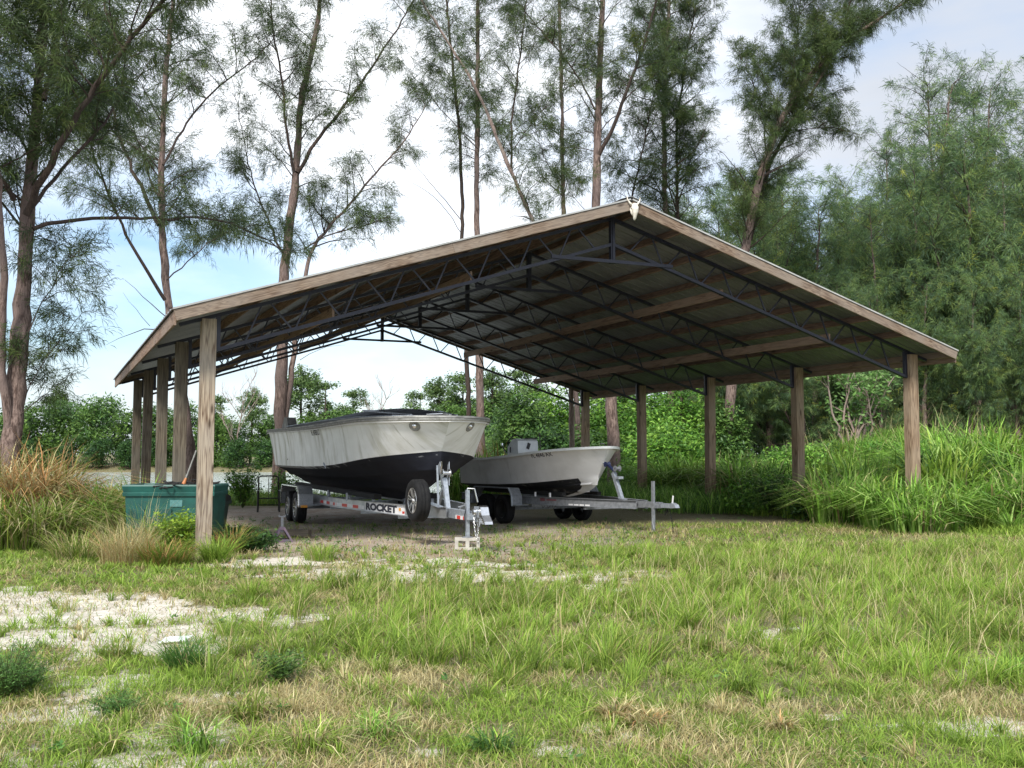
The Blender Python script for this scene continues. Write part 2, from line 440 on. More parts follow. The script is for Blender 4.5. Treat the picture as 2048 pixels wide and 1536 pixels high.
SAND = [(-4.4, 9.8, 1.9, .95, 1.0), (-6.5, 10.4, 2.6, 1.05, .9), (-3.05, 8.4, 1.0, .7, .9), (-3.3, 14.5, .9, .8, .85), (-.8, 12.9, 2.7, .7, .7),
        (-1.2, 14.3, 2.0, .7, .62), (-2.3, 6.2, 1.0, .6, .45), (-3.2, 6.9, 1.0, .6, .5), (-2.0, 5.3, .8, .4, .5), (.48, 5.75, .4, .25, .5), (1.75, 5.8, .4, .2, .5), (3.3, 7.3, .5, .35, .45),
        (.9, 11.6, 1.1, .45, .65), (2.3, 8.6, .5, .3, .5), (-2.0, 9.6, .8, .4, .5), (.1, 5.2, .5, .2, .6), (1.3, 12.6, .9, .5, .45), (2.6, 5.9, .4, .2, .55)]
def sandmask(x, y):
    w = fbm(x * 1.3, y * 1.3, 21); w2 = fbm(x * 1.1 + 40, y * 1.1, 22)
    xx = x + (w - .5) * 1.5; yy = y + (w2 - .5) * 1.2
    m = np.zeros_like(x)
    for cx, cy, rx, ry, k in SAND: m = np.maximum(m, k * blob(xx, yy, cx, cy, rx, ry, .45))
    n = fbm(x * 4.5, y * 4.5, 31)
    return np.clip(m * 1.25 - .6 * (n > .54) * (1.15 - m) - .5 * (n - .42), 0, 1)
def dirtmask(x, y):
    """bare packed ground under the roof"""
    w = fbm(x * .8, y * .8, 41) - .5; w2 = fbm(x * .8 + 9, y * .8, 42) - .5
    xx = x + w * 1.6; yy = y + w2 * 1.8
    m = np.maximum(blob(xx, yy, -3.2, 20.5, 4.6, 5.0, .3), blob(xx, yy, .2, 19.6, 2.9, 3.0, .5) * .75)
    m = np.maximum(m, blob(xx, yy, -2.0, 16.2, 3.2, 1.0, .4) * .8)
    m = np.maximum(m, blob(xx, yy, -4.5, 25.5, 4.5, 4.5, .3))
    return m

def make_ground():
    ys = np.concatenate([np.arange(-8, 3, .6), np.arange(3, 22, .11), np.arange(22, 45, .3), np.arange(45, 125, 2.0), np.array([125, 160, 230, 400, 700, 1300])])
    xs = np.concatenate([np.array([-900, -500, -250, -120, -70, -45, -30, -22, -17]), np.arange(-14, 16, .14), np.array([16, 17, 18, 20, 22, 25, 30, 45, 70, 120, 250, 500, 900])])
    X, Y = np.meshgrid(xs, ys); nx, ny = len(xs), len(ys)
    Z = height(X, Y)
    V = np.stack([X, Y, Z], -1).reshape(-1, 3)
    i = np.arange(ny - 1)[:, None] * nx + np.arange(nx - 1)[None]; i = i.ravel()
    F = np.concatenate([np.stack([i, i + 1, i + nx + 1], 1), np.stack([i, i + nx + 1, i + nx], 1)])
    x, y = V[:, 0], V[:, 1]
    col = np.stack([sandmask(x, y), dirtmask(x, y), fbm(x * .6, y * .6, 51)], 1)
    m, t, p = newmat('ground_soil'); p.inputs['Roughness'].default_value = .95; p.inputs['Specular IOR Level'].default_value = .15
    a = t.nodes.new('ShaderNodeAttribute'); a.attribute_name = 'tint'
    sp = t.nodes.new('ShaderNodeSeparateColor'); t.links.new(a.outputs['Color'], sp.inputs[0])
    v = _coord(t, (1, 1, 1), False)
    fine = _noise(t, v, 42, 5, .7); mid = _noise(t, v, 7, 6, .65); big = _noise(t, v, 1.2, 4)
    soil = _mixc(t, _ramp(t, mid, .35, .65), (.15, .125, .075), (.25, .215, .14))
    soil = _mixc(t, _ramp(t, fine, .42, .62), soil, (.10, .11, .04))
    sand = _mixc(t, _ramp(t, mid, .36, .66), (.74, .70, .64), (.54, .50, .43))
    sand = _mixc(t, _ramp(t, fine, .48, .64, 0, .45), sand, (.36, .32, .26))
    dirt = _mixc(t, _ramp(t, mid, .35, .65), (.52, .455, .39), (.33, .275, .22))
    dirt = _mixc(t, _ramp(t, fine, .50, .66, 0, .7), dirt, (.13, .10, .075))
    litter = _mixc(t, _ramp(t, big, .48, .62, 0, .5), dirt, (.26, .16, .10))
    c = _mixc(t, sp.outputs['Green'], soil, litter)
    sm = t.nodes.new('ShaderNodeMath'); sm.operation = 'ADD'; t.links.new(sp.outputs['Red'], sm.inputs[0])
    t.links.new(_ramp(t, mid, .3, .7, -.42, .36), sm.inputs[1])
    c = _mixc(t, _ramp(t, sm.outputs[0], .28, .52), c, sand)
    # pebbles of broken shell
    vo = t.nodes.new('ShaderNodeTexVoronoi'); vo.inputs['Scale'].default_value = 34; t.links.new(v, vo.inputs['Vector'])
    c = _mixc(t, _ramp(t, vo.outputs['Distance'], .10, .2, .75, 0), c, (.66, .62, .55))
    t.links.new(c, p.inputs['Base Color'])
    hsum = t.nodes.new('ShaderNodeMath'); hsum.operation = 'ADD'; t.links.new(fine, hsum.inputs[0]); t.links.new(mid, hsum.inputs[1])
    _bump(t, p, hsum.outputs[0], .8, .03)
    me = tri_mesh('ground', V, F, m, col, smooth=True)
    o = bpy.data.objects.new('ground', me); tag(o, 'sandy ground with patches of white shell and bare soil', kind='structure'); link(o)
make_ground()

def make_water():
    m, t, p = newmat('lake_water')
    p.inputs['Base Color'].default_value = (.50, .55, .53, 1); p.inputs['Roughness'].default_value = .12  # pale base colour stands in for sky reflected off the waves
    p.inputs['Specular IOR Level'].default_value = .9
    v = _coord(t, (1, 1, 1), False); n = _noise(t, v, 5.5, 4, .6); _bump(t, p, n, .9, .05)
    MB().add([(-400, 30, -.5), (60, 30, -.5), (60, 125, -.5), (-400, 125, -.5)], [(0, 1, 2, 3)]).build('water', m)['kind'] = 'structure'
make_water()
#@@SHED
# ------------------------------------------------------------------ pole barn
SH_O = Vector((1.798, 18.441, 0)); SH_A = R(23.842)
HW, BAY = 6.99, 3.562
APEX, SLOPE = 5.924, .309
def roofz(w): return APEX - SLOPE * abs(w)
barn = empty('pole_barn', SH_O, SH_A, 'open sided boat shed with timber posts, black steel trusses and low gabled metal roof', 'shed')
def beam(name, p0, p1, w, h, mat, parent, up=(0, 0, 1), label=None, segs=1):
    """timber whose local X runs along its length so the grain follows it"""
    p0 = Vector(p0); p1 = Vector(p1); x = p1 - p0; l = x.length; x.normalize()
    y = Vector(up).cross(x)
    if y.length < 1e-3: y = Vector((0, 1, 0))
    y.normalize(); z = x.cross(y)
    b = MB(); e = .006
    prof = [(-w / 2 + e, -h / 2), (w / 2 - e, -h / 2), (w / 2, -h / 2 + e), (w / 2, h / 2 - e), (w / 2 - e, h / 2), (-w / 2 + e, h / 2), (-w / 2, h / 2 - e), (-w / 2, -h / 2 + e)]
    b.prism(prof, 0, l, 'x')
    o = b.build(name, mat, parent)
    Mx = Matrix((x, y, z)).transposed().to_4x4(); Mx.translation = p0
    o.matrix_local = Mx
    if label: o['label'] = label
    return o
FRONT, REAR = -.68, 4 * BAY + .56
EW = HW + .56
# posts
rr = random.Random(3)
for i in range(5):
    for sgn in (-1, 1):
        w = sgn * HW; d = i * BAY
        gx = SH_O + Matrix.Rotation(SH_A, 3, 'Z') @ Vector((w, d, 0))
        z0 = hz(gx.x, gx.y) - .15
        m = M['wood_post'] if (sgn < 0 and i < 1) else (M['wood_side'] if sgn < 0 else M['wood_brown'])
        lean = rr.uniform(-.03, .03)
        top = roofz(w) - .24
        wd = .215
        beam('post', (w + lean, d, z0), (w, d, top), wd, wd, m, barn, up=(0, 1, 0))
# purlins: boards on edge laid over the trusses
for sgn in (-1, 1):
    ws = [.22 + k * .865 for k in range(8)] + [EW - .06]
    for w in ws:
        zc = roofz(w) - .035 - .07
        up = Vector((sgn * SLOPE, 0, 1)).normalized()
        beam('purlin', (sgn * w, FRONT + .045, zc), (sgn * w, REAR - .05, zc), .04, .14, M['wood_purlin'] if w < EW - .1 else M['wood_eave'], barn, up=up)
# trusses
def make_truss():
    b = MB(); e = .05
    topz = lambda w: roofz(w) - .035 - .14 - .035
    botz = lambda w: 5.25 - .318 * abs(w)
    for s in (-1, 1):
        # doubled angle-iron chords
        for dy in (-.022, .022):
            b.bar((0, dy, topz(0)), (s * (HW + .42), dy, topz(HW + .42)), .035, .055)
            b.bar((s * .04, dy, botz(.04)), (s * (HW - .12), dy, botz(HW - .12)), .035, .055)
        n = 8; w0 = .35; per = (HW - .5 - w0) / n
        for k in range(n):
            a = w0 + per * k
            # a pair of bars whose heads meet on the top chord
            b.bar((s * (a), 0, botz(a)), (s * (a + per * .46), 0, topz(a + per * .46)), .022, .026)
            b.bar((s * (a + per * .94), 0, botz(a + per * .94)), (s * (a + per * .62), 0, topz(a + per * .62)), .022, .026)
        b.bar((s * (HW - .14), 0, botz(HW - .14) - .02), (s * (HW - .14), 0, topz(HW - .14)), .07, .06, up=(0, 1, 0))
    return b, topz, botz
for i in range(5):
    b, topz, botz = make_truss()
    tr = b.build('truss', M['truss'], barn, loc=(0, i * BAY, 0))
    MB().bar((0, 0, 4.90), (0, 0, topz(0)), .085, .085, up=(0, 1, 0)).bar((0, -.052, 4.95), (0, -.052, topz(0)), .03, .012, up=(0, 1, 0)).build('king_post', M['truss'], tr)
    MB().bar((-1.24, -.055, 4.93), (1.24, -.055, 4.93), .03, .06).build('tie_bar', M['truss'], tr)
# long lateral braces nailed over the bottom chords
for w in (2.55, 4.95, -2.6, -5.0):
    z = botz(w) + .115
    d0 = -.05 if w > 0 else .2
    beam('lateral_brace', (w, d0 + (.3 if w == 2.55 else .1), z), (w, 4 * BAY - .35, z), .04, .17, M['wood_brace'], barn)
# roof sheets: ribs run down the slope
for sgn in (-1, 1):
    b = MB(); prof = []
    y = FRONT - .02
    while y < REAR + .03:
        for dy, dz in ((0, 0), (.115, 0), (.12, .004), (.13, .004), (.135, 0), (.240, 0), (.252, .030), (.282, .030), (.294, 0)):
            prof.append((y + dy, dz))
        y += .306
    vs = []
    w0, w1 = 0.0, (EW + .05)
    for dy, dz in prof:
        for w in (w0, w1):
            for th in (0, .006):
                vs.append((sgn * w, dy, APEX - SLOPE * w - .035 + dz + th + .012))
    fs = []; n = len(prof)
    for i in range(n - 1):
        a = i * 4; c = a + 4
        fs += [(a, a + 2, c + 2, c), (a + 1, c + 1, c + 3, a + 3), (a + 2, a + 3, c + 3, c + 2), (a, c, c + 1, a + 1)]
    fs += [(0, 1, 3, 2), ((n - 1) * 4, (n - 1) * 4 + 2, (n - 1) * 4 + 3, (n - 1) * 4 + 1)]
    b.add(vs, fs).build('roof_sheet', M['sheet'], barn)
# ridge cap
b = MB()
for sgn in (-1, 1):
    b.add([(0, FRONT - .03, APEX + .045), (0, REAR + .04, APEX + .045), (sgn * .2, REAR + .04, APEX + .045 - SLOPE * .2), (sgn * .2, FRONT - .03, APEX + .045 - SLOPE * .2),
           (0, FRONT - .03, APEX + .041), (0, REAR + .04, APEX + .041), (sgn * .2, REAR + .04, APEX + .041 - SLOPE * .2), (sgn * .2, FRONT - .03, APEX + .041 - SLOPE * .2)],
          [(0, 1, 2, 3), (7, 6, 5, 4), (0, 3, 7, 4), (2, 3, 7, 6)])
b.build('ridge_cap', M['sheet_top'], barn)
# fascia boards: gable rakes front and rear, eaves
for yy, nm in ((FRONT, 0), (REAR, 1)):
    for sgn in (-1, 1):
        cuts = [0.012, 3.3, EW] if sgn < 0 else [0.012, 4.1, EW]
        for a, c in zip(cuts[:-1], cuts[1:]):
            o = beam('fascia_board', (sgn * a, yy, roofz(a) - .035 - .08), (sgn * (c - .004), yy, roofz(c) - .035 - .08), .038, .168, M['wood_fascia'], barn)
        if nm == 0:
            MB().bar((sgn * .02, yy - .028, roofz(0) - .012), (sgn * (EW + .03), yy - .028, roofz(EW + .03) - .012), .014, .026).build('drip_edge', M['sheet_top'], barn)
for sgn in (-1, 1):
    ds = [FRONT + .02, 3.0, 6.4, 9.9, REAR - .02]
    for a, c in zip(ds[:-1], ds[1:]):
        beam('eave_board', (sgn * (EW - .005), a, roofz(EW) - .15), (sgn * (EW - .005), c - .005, roofz(EW) - .15), .036, .21, M['wood_eave'], barn)

# ------------------------------------------------------------------ skull on the gable
sk_p = SH_O + Matrix.Rotation(SH_A, 3, 'Z') @ Vector((.02, FRONT - .04, APEX - .20))
sk = empty('animal_skull', sk_p, SH_A, 'bleached animal skull with horns nailed to the peak of the shed gable', 'skull')
b = MB()
b.tube([(0, -.05, .10), (0, -.075, .04), (0, -.085, -.04), (0, -.07, -.12), (0, -.055, -.19), (0, -.045, -.225)], [.055, .078, .066, .045, .032, .012], 12)
b.tube([(-.035, -.03, .06), (-.06, -.02, 0), (-.05, -.02, -.08), (-.03, -.03, -.13)], [.02, .032, .022, .008], 8)
b.tube([(.035, -.03, .06), (.06, -.02, 0), (.05, -.02, -.08), (.03, -.03, -.13)], [.02, .032, .022, .008], 8)
b.build('cranium', M['bone'], sk, smooth=True)
for s in (-1, 1):
    MB().lathe([(.001, .014), (.02, .012), (.026, 0)], (s * .06, -.045, .012), (s * .8, -.6, 0), 12).build('eye_socket', M['dark'], sk)
    MB().tube([(s * .04, -.04, .09), (s * .10, -.03, .13), (s * .15, -.02, .20), (s * .16, -.02, .27)], [.026, .022, .014, .004], 8).build('horn', M['bone'], sk, smooth=True)
MB().tube([(0, -.092, -.14), (0, -.075, -.19)], [.014, .008], 8).build('nasal_opening', M['dark'], sk)
sk.scale = (.82, .82, .85)

# ------------------------------------------------------------------ text
def text_verts(s, size, bold=0.0, shear=0.0):
    cu = bpy.data.curves.new('lettering', 'FONT'); cu.body = s; cu.size = size; cu.offset = bold; cu.shear = shear; cu.resolution_u = 3
    o = bpy.data.objects.new('lettering', cu); S.collection.objects.link(o)
    dg = bpy.context.evaluated_depsgraph_get()
    me = bpy.data.meshes.new_from_object(o.evaluated_get(dg))
    vs = [tuple(v.co) for v in me.vertices]; fs = [list(p.vertices) for p in me.polygons]
    bpy.data.objects.remove(o); bpy.data.curves.remove(cu); bpy.data.meshes.remove(me)
    return vs, fs

# ------------------------------------------------------------------ hulls
class Hull:
    """boat frame: +Y towards the stern, X across, Z up; bow at small Y"""
    def __init__(s, **k): s.__dict__.update(k)
    def ell(s, x, a, m): return np.tanh(np.clip(x, 0, None) / a) ** m
    def top(s, sy, v):
        """half breadth, z at station y=sy on topside line v (0 sheer .. 1 chine)"""
        st = s.bow_y + (s.chine_y - s.bow_y) * v ** s.stem_pow
        L = s.stern_y + (s.chine_stern_y - s.stern_y) * v - st
        t = np.clip((sy - st) / L, 0, 1)
        bs = s.Bs * s.ell(sy - st, s.Lbs, s.ms) * (1 - s.tum * sst(.45, 1, t))
        bc = s.Bc * s.ell(sy - st, s.Lbc, s.mc) * (1 - s.tumc * sst(.5, 1, t))
        b = bs + (bc - bs) * (v ** s.flare)
        z = s.zs(t) + (s.zc(t) - s.zs(t)) * v
        return b, z, st, L
    def bot(s, t, w):
        st = s.chine_y + (s.keel_y - s.chine_y) * w ** 3
        L = s.chine_stern_y - st; sy = st + t * L
        b = s.Bc * s.ell(sy - st, s.Lbc * (1 + .5 * w), s.mc) * (1 - s.tumc * sst(.5, 1, t)) * (1 - w)
        z = s.zc(t) + (s.zk(t) - s.zc(t)) * w
        return b, z, sy
    def P(s, sy, v, side=-1, off=0.0):
        sy = np.array([float(sy)]); b, z, _, _ = s.top(sy, v)
        b2, z2, _, _ = s.top(sy + .02, v); b3, z3, _, _ = s.top(sy, min(1, v + .02))
        p = Vector((side * b[0], sy[0], z[0])); t1 = Vector((side * b2[0], sy[0] + .02, z2[0])) - p; t2 = Vector((side * b3[0], sy[0], z3[0])) - p
        n = t1.cross(t2).normalized()
        if n.x * side < 0: n = -n
        return p + n * off
    def build(s, mtop, mbot, parent, mboot=None, strakes=True, name='hull'):
        nt_, nv, nw = 64, 12, 12
        tt = np.linspace(0, 1, nt_) ** 1.8
        rows = []; uvs = []; mats = []
        for j in range(nv + 1):
            v = j / nv; b0, z0, st, L = s.top(np.zeros(1), v)
            sy = st + tt * L; b, z, _, _ = s.top(sy, v)
            rows.append((b, sy, z)); uvs.append((sy, np.full(nt_, (1 - v))))
        ws = []
        for j in range(1, nw + 1):
            w = j / nw; b, z, sy = s.bot(tt, w)
            if strakes and j in (4, 8):
                # spray strake: a small step in the bottom
                ws.append((b + .035 * (b > .05), sy, z - .004))
                b = b - .012 * (b > .03); z = z - .03
            ws.append((b, sy, z))
        for r in ws: rows.append(r); uvs.append((r[1], np.zeros(nt_)))
        me = bpy.data.meshes.new(name); vs = []; fs = []; uv = []; mi = []
        for sd in (-1, 1):
            k = len(vs)
            for (b, sy, z), (a, c) in zip(rows, uvs):
                for i in range(nt_):
                    vs.append((sd * b[i], sy[i], z[i])); uv.append((a[i] + (20 if sd > 0 else 0), c[i]))
            for j in range(len(rows) - 1):
                for i in range(nt_ - 1):
                    f = [k + j * nt_ + i, k + j * nt_ + i + 1, k + (j + 1) * nt_ + i + 1, k + (j + 1) * nt_ + i]
                    fs.append(f if sd > 0 else f[::-1])
                    if j < nv: mi.append(0)
                    elif j == nv and mboot is not None: mi.append(2)
                    elif s.nose and tt[i] < s.nose: mi.append(0)
                    else: mi.append(1)
            # transom
        nr = len(rows)
        tl = [j * nt_ + nt_ - 1 for j in range(nr)]; tr_ = [nr * nt_ + j for j in tl]
        for j in range(nr - 1):
            fs.append([tl[j], tr_[j], tr_[j + 1], tl[j + 1]]); mi.append(0 if j < nv else 1)
        me.from_pydata(vs, [], fs)
        for m in [mtop, mbot] + ([mboot] if mboot else []): me.materials.append(m)
        me.polygons.foreach_set('material_index', mi)
        sm = [True] * len(fs)
        me.polygons.foreach_set('use_smooth', sm)
        ul = me.uv_layers.new(name='hull')
        li = np.zeros(len(me.loops), np.int32); me.loops.foreach_get('vertex_index', li)
        ul.data.foreach_set('uv', np.array(uv, np.float32)[li].ravel())
        # sharp chine
        me.update()
        o = bpy.data.objects.new(name, me)
        es = o.modifiers.new('edges', 'EDGE_SPLIT'); es.split_angle = R(28)
        return link(o, parent)
    def rail(s, off_out, z_off, w, h, name, mat, parent, v=0.0, inner=False):
        """a rub rail / gunwale strip following the sheer all the way round"""
        b = MB(); n = 60; t = np.linspace(0, 1, n) ** 1.8
        b0, z0, st, L = s.top(np.zeros(1), v); sy = st + t * L; br, z, _, _ = s.top(sy, v)
        pts = [(-br[i] - off_out * min(1, br[i] * 6), sy[i] - off_out * (1 - min(1, br[i] * 2)), z[i] + z_off) for i in range(n - 1, -1, -1)] + \
              [(br[i] + off_out * min(1, br[i] * 6), sy[i] - off_out * (1 - min(1, br[i] * 2)), z[i] + z_off) for i in range(1, n)]
        V = []
        for i, p in enumerate(pts):
            a = Vector(pts[max(i - 1, 0)]); c = Vector(pts[min(i + 1, len(pts) - 1)]); d = (c - a); d.z = 0; d.normalize()
            nrm = Vector((d.y, -d.x, 0)); P0 = Vector(p)
            if nrm.dot(Vector((P0.x, P0.y - (st + L * .5)[0] if hasattr((st + L * .5), '__len__') else P0.y - (st + L * .5), 0))) < 0: nrm = -nrm
            V += [P0 + nrm * w / 2 - Vector((0, 0, h / 2)), P0 + nrm * w / 2 + Vector((0, 0, h / 2)), P0 - nrm * w / 2 + Vector((0, 0, h / 2)), P0 - nrm * w / 2 - Vector((0, 0, h / 2))]
        F = []
        for i in range(len(pts) - 1):
            for j in range(4): F.append((i * 4 + j, i * 4 + (j + 1) % 4, i * 4 + 4 + (j + 1) % 4, i * 4 + 4 + j))
        return b.add(V, F).build(name, mat, parent)
    def letters(s, txt, size, y_start, v0, name, mat, parent, vh, bold=0.0, side=-1, shear=0.0):
        vs, fs = text_verts(txt, size, bold, shear)
        V = []
        for a, c, _ in vs:
            V.append(s.P(y_start - a, v0 - c * vh, side, .004))
        return MB().add(V, fs).build(name, mat, parent)

# ------------------------------------------------------------------ wheels
def wheel(parent, c, ax, r, w, name='wheel', fancy=True):
    ax = Vector(ax).normalized()
    o = MB().lathe([(r * .60, -w * .42), (r * .80, -w * .5), (r * .93, -w * .46), (r, -w * .34), (r, -w * .12), (r * .985, -w * .10), (r * .985, -w * .04), (r, -w * .02), (r, w * .12), (r * .985, w * .14), (r, w * .2),
                     (r, w * .34), (r * .93, w * .46), (r * .80, w * .5), (r * .60, w * .42)], c, ax, 40).build(name, M['rubber'], parent, smooth=True)
    MB().lathe([(r * .62, w * .44), (r * .57, w * .40), (r * .53, w * .2), (.03, w * .12), (.001, w * .12)], c, ax, 32).lathe([(r * .62, -w * .44), (r * .5, -w * .2), (.001, -w * .2)], c, ax, 32).build('rim', M['rim'], o, smooth=True)
    if fancy:
        u = ax.orthogonal().normalized(); u = (Vector((0, 0, 1)) - ax * ax.z).normalized(); q = ax.cross(u); b = MB()
        for k in range(6):
            for dd in (-.10, .10):
                a = k * math.pi / 3 + .25
                a0 = a + dd * .9; a1 = a + dd * 1.5
                p0 = Vector(c) + ax * w * .36 + (u * math.cos(a0) + q * math.sin(a0)) * r * .16
                p1 = Vector(c) + ax * w * .42 + (u * math.cos(a1) + q * math.sin(a1)) * r * .57
                b.bar(p0, p1, .012, .018, up=ax)
        b.lathe([(.02, w * .46), (.035, w * .44), (.045, w * .3)], c, ax, 14)
        b.lathe([(r * .60, w * .43), (r * .585, w * .45), (r * .57, w * .43)], c, ax, 40)
        b.build('spokes', M['spoke'], o)
    return o

def fender(parent, y0, y1, x0, x1, zt, zb, mat, trim):
    """boxy tandem fender: flat top, sloped corners"""
    b = MB()
    prof = [(y0, zb), (y0 + .02, zt - .16), (y0 + .14, zt), (y1 - .14, zt), (y1 - .02, zt - .16), (y1, zb)]
    for t_ in (0.0,):
        V = []
        for (y, z) in prof: V += [(x0, y, z), (x1, y, z), (x0, y, z - .006), (x1, y, z - .006)]
        F = []
        for i in range(len(prof) - 1):
            a = i * 4; c = a + 4
            F += [(a, c, c + 1, a + 1), (a + 2, a + 3, c + 3, c + 2), (a, a + 2, c + 2, c), (a + 1, c + 1, c + 3, a + 3)]
        b.add(V, F)
    o = b.build('fender', mat, parent)
    e = MB(); xo = x0
    for i in range(len(prof) - 1): e.bar((xo, *prof[i]), (xo, *prof[i + 1]), .022, .03, up=(1, 0, 0))
    e.build('fender_trim', trim, o)
    # outer skirt hangs from the edge
    return o

def chain(parent, pts, name='safety_chain', mat=None, r=.02):
    b = MB(); pts = [Vector(p) for p in pts]
    seg = []
    for a, c in zip(pts[:-1], pts[1:]):
        n = max(1, int((c - a).length / (r * 1.5)))
        seg += [(a + (c - a) * (i / n), (c - a).normalized()) for i in range(n)]
    for i, (p, d) in enumerate(seg):
        s1 = d.orthogonal().normalized() if i % 2 else d.cross(d.orthogonal()).normalized()
        ring = [p + d * math.cos(a) * r + s1 * math.sin(a) * r * .6 for a in [k * math.pi / 3 for k in range(7)]]
        b.tube(ring, .0045, 4, cap=False)
    return b.build(name, mat or M['chrome'], parent)

# ------------------------------------------------------------------ big boat and its trailer
C1 = Vector((-.68, 16.533, 0)); H1 = R(22.8)
TR = {}
def trailer_rail(name, pts, z0, z1, mat, parent, side):
    """I-beam rail through plan points, from z0 (bottom) to z1 (top)"""
    b = MB(); h = z1 - z0
    for (x0, y0), (x1, y1) in zip(pts[:-1], pts[1:]):
        b.bar((x0, y0, (z0 + z1) / 2), (x1, y1, (z0 + z1) / 2), .008, h)
        b.bar((x0, y0, z1 - .004), (x1, y1, z1 - .004), .075, .008)
        b.bar((x0, y0, z0 + .004), (x1, y1, z0 + .004), .075, .008)
    return b.build(name, mat, parent)
g1 = hz(C1.x, C1.y)
tr1 = empty('boat_trailer', (C1.x, C1.y, 0), H1, 'bright aluminium tandem trailer with ROCKET on its rail and a spare wheel', 'trailer', 'boat trailers parked in the shed')
LR = [(-.12, .75), (-.55, 1.55), (-.98, 4.9), (-1.0, 10.6)]
trailer_rail('frame_rail', LR, .435, .62, M['alu'], tr1, -1)
trailer_rail('frame_rail', [(-x, y) for x, y in LR], .435, .62, M['alu'], tr1, 1)
def on_rail(y, x_off=0.0):
    return float(np.interp(y, [p[1] for p in LR], [p[0] for p in LR]))
dv = Vector((LR[2][0] - LR[1][0], LR[2][1] - LR[1][1], 0)).normalized()
nv_ = Vector((-dv.y, dv.x, 0)); nv_ = nv_ if nv_.x < 0 else -nv_
# decals on the V of the left rail, reading from rear to front
def decal(name, y0, y1, z0, z1, mat, off=.008, parent=tr1):
    p0 = Vector((on_rail(y0), y0, 0)) + nv_ * off; p1 = Vector((on_rail(y1), y1, 0)) + nv_ * off
    b = MB(); V = []
    for p, k in ((p0, 0), (p1, 0)):
        for z in (z0, z1):
            V += [p + Vector((0, 0, z)), p + nv_ * .0015 + Vector((0, 0, z))]
    return b.add(V, [(1, 3, 7, 5), (0, 4, 6, 2), (0, 1, 5, 4), (2, 6, 7, 3), (0, 2, 3, 1), (4, 5, 7, 6)]).build(name, mat, parent)
decal('name_plate', 3.40, 1.62, .448, .607, M['white_plate'], .006)
def rail_text(s, y0, z0, size, width, bold, mat, name='lettering', parent=tr1):
    vs, fs = text_verts(s, size, bold); mxx = max(v[0] for v in vs); k = width / mxx
    V = [Vector((on_rail(y0), y0, 0)) - dv * (a * k) + nv_ * .0105 + Vector((0, 0, z0 + c)) for a, c, _ in vs]
    return MB().add(V, fs).build(name, mat, parent)
rail_text('ROCKET', 3.36, .470, .165, 1.42, .010, M['black_ink'])
decal('amber_marker', 1.86, 1.78, .51, .56, M['amber'], .010)
decal('red_tape', 1.72, 1.63, .47, .51, M['red'], .009)
TAPEY = 6.3
for k in range(5):
    y = TAPEY - k * .57
    if y > 4.9 > y - .57:
        decal('white_tape', y, 4.9, .462, .53, M['white_plate'], .0065); decal('white_tape', 4.9, y - .57, .462, .53, M['white_plate'], .0065)
    else: decal('white_tape', y, y - .57, .462, .53, M['white_plate'], .0065)
    decal('red_tape', y - .02, y - .29, .467, .525, M['red'], .0085)
# tongue box beam
MB().box((0, .30, .515), (.11, 1.5, .15)).build('tongue', M['galv'], tr1)
MB().box((-.062, .15, .475), (.010, .62, .06)).build('white_tape', M['white_plate'], tr1)
for y in (.02, .30): MB().box((-.0685, y, .475), (.005, .15, .055)).build('red_tape', M['red'], tr1)
# cross members, bunks
for y in (1.9, 3.6, 5.4, 7.3, 9.4):
    x = abs(on_rail(y)); MB().bar((-x, y, .41), (x, y, .41), .07, .07).build('cross_member', M['galv'], tr1)
for s in (-1, 1):
    b = MB(); b.bar((s * .55, 3.4, .69), (s * .62, 10.6, .74), .14, .09)
    b.build('bunk', M['black_carpet'], tr1)
    for y in (3.6, 5.4, 7.3, 9.4): MB().bar((s * .58, y, .44), (s * .58, y, .67), .05, .05, up=(0, 1, 0)).build('bunk_bracket', M['galv'], tr1)
for y in (4.0, 5.6): MB().bar((-.99, y, .60), (-.99, y, .75), .03, .03, up=(0, 1, 0)).build('strap_post', M['galv'], tr1)
# wheels
for s in (-1, 1):
    for y in (6.95, 7.78):
        wheel(tr1, (s * 1.30, y, .335), (s, 0, 0), .335, .22)
    fender(tr1, 6.36, 8.36, s * 1.44, s * 1.13, .80, .38, M['fender'], M['chrome'])
    MB().bar((s * 1.0, 6.30, .42), (s * 1.42, 6.30, .42), .2, .012).build('fender_step', M['galv'], tr1)
    for y in (6.95, 7.78): MB().bar((0, y, .335), (s * 1.2, y, .335), .05, .05).build('axle', M['galv_dull'], tr1)
MB().box((-1.36, 6.17, .40), (.13, .05, .05)).build('side_marker', M['amber'], tr1)
# spare wheel carried outside the V
spc = Vector((-.62, .72, .735)); wheel(tr1, spc, (-1, -.04, 0), .345, .23, 'spare_wheel')
MB().bar((-.14, .9, .60), (-.52, .74, .73), .05, .05).build('spare_bracket', M['galv'], tr1)
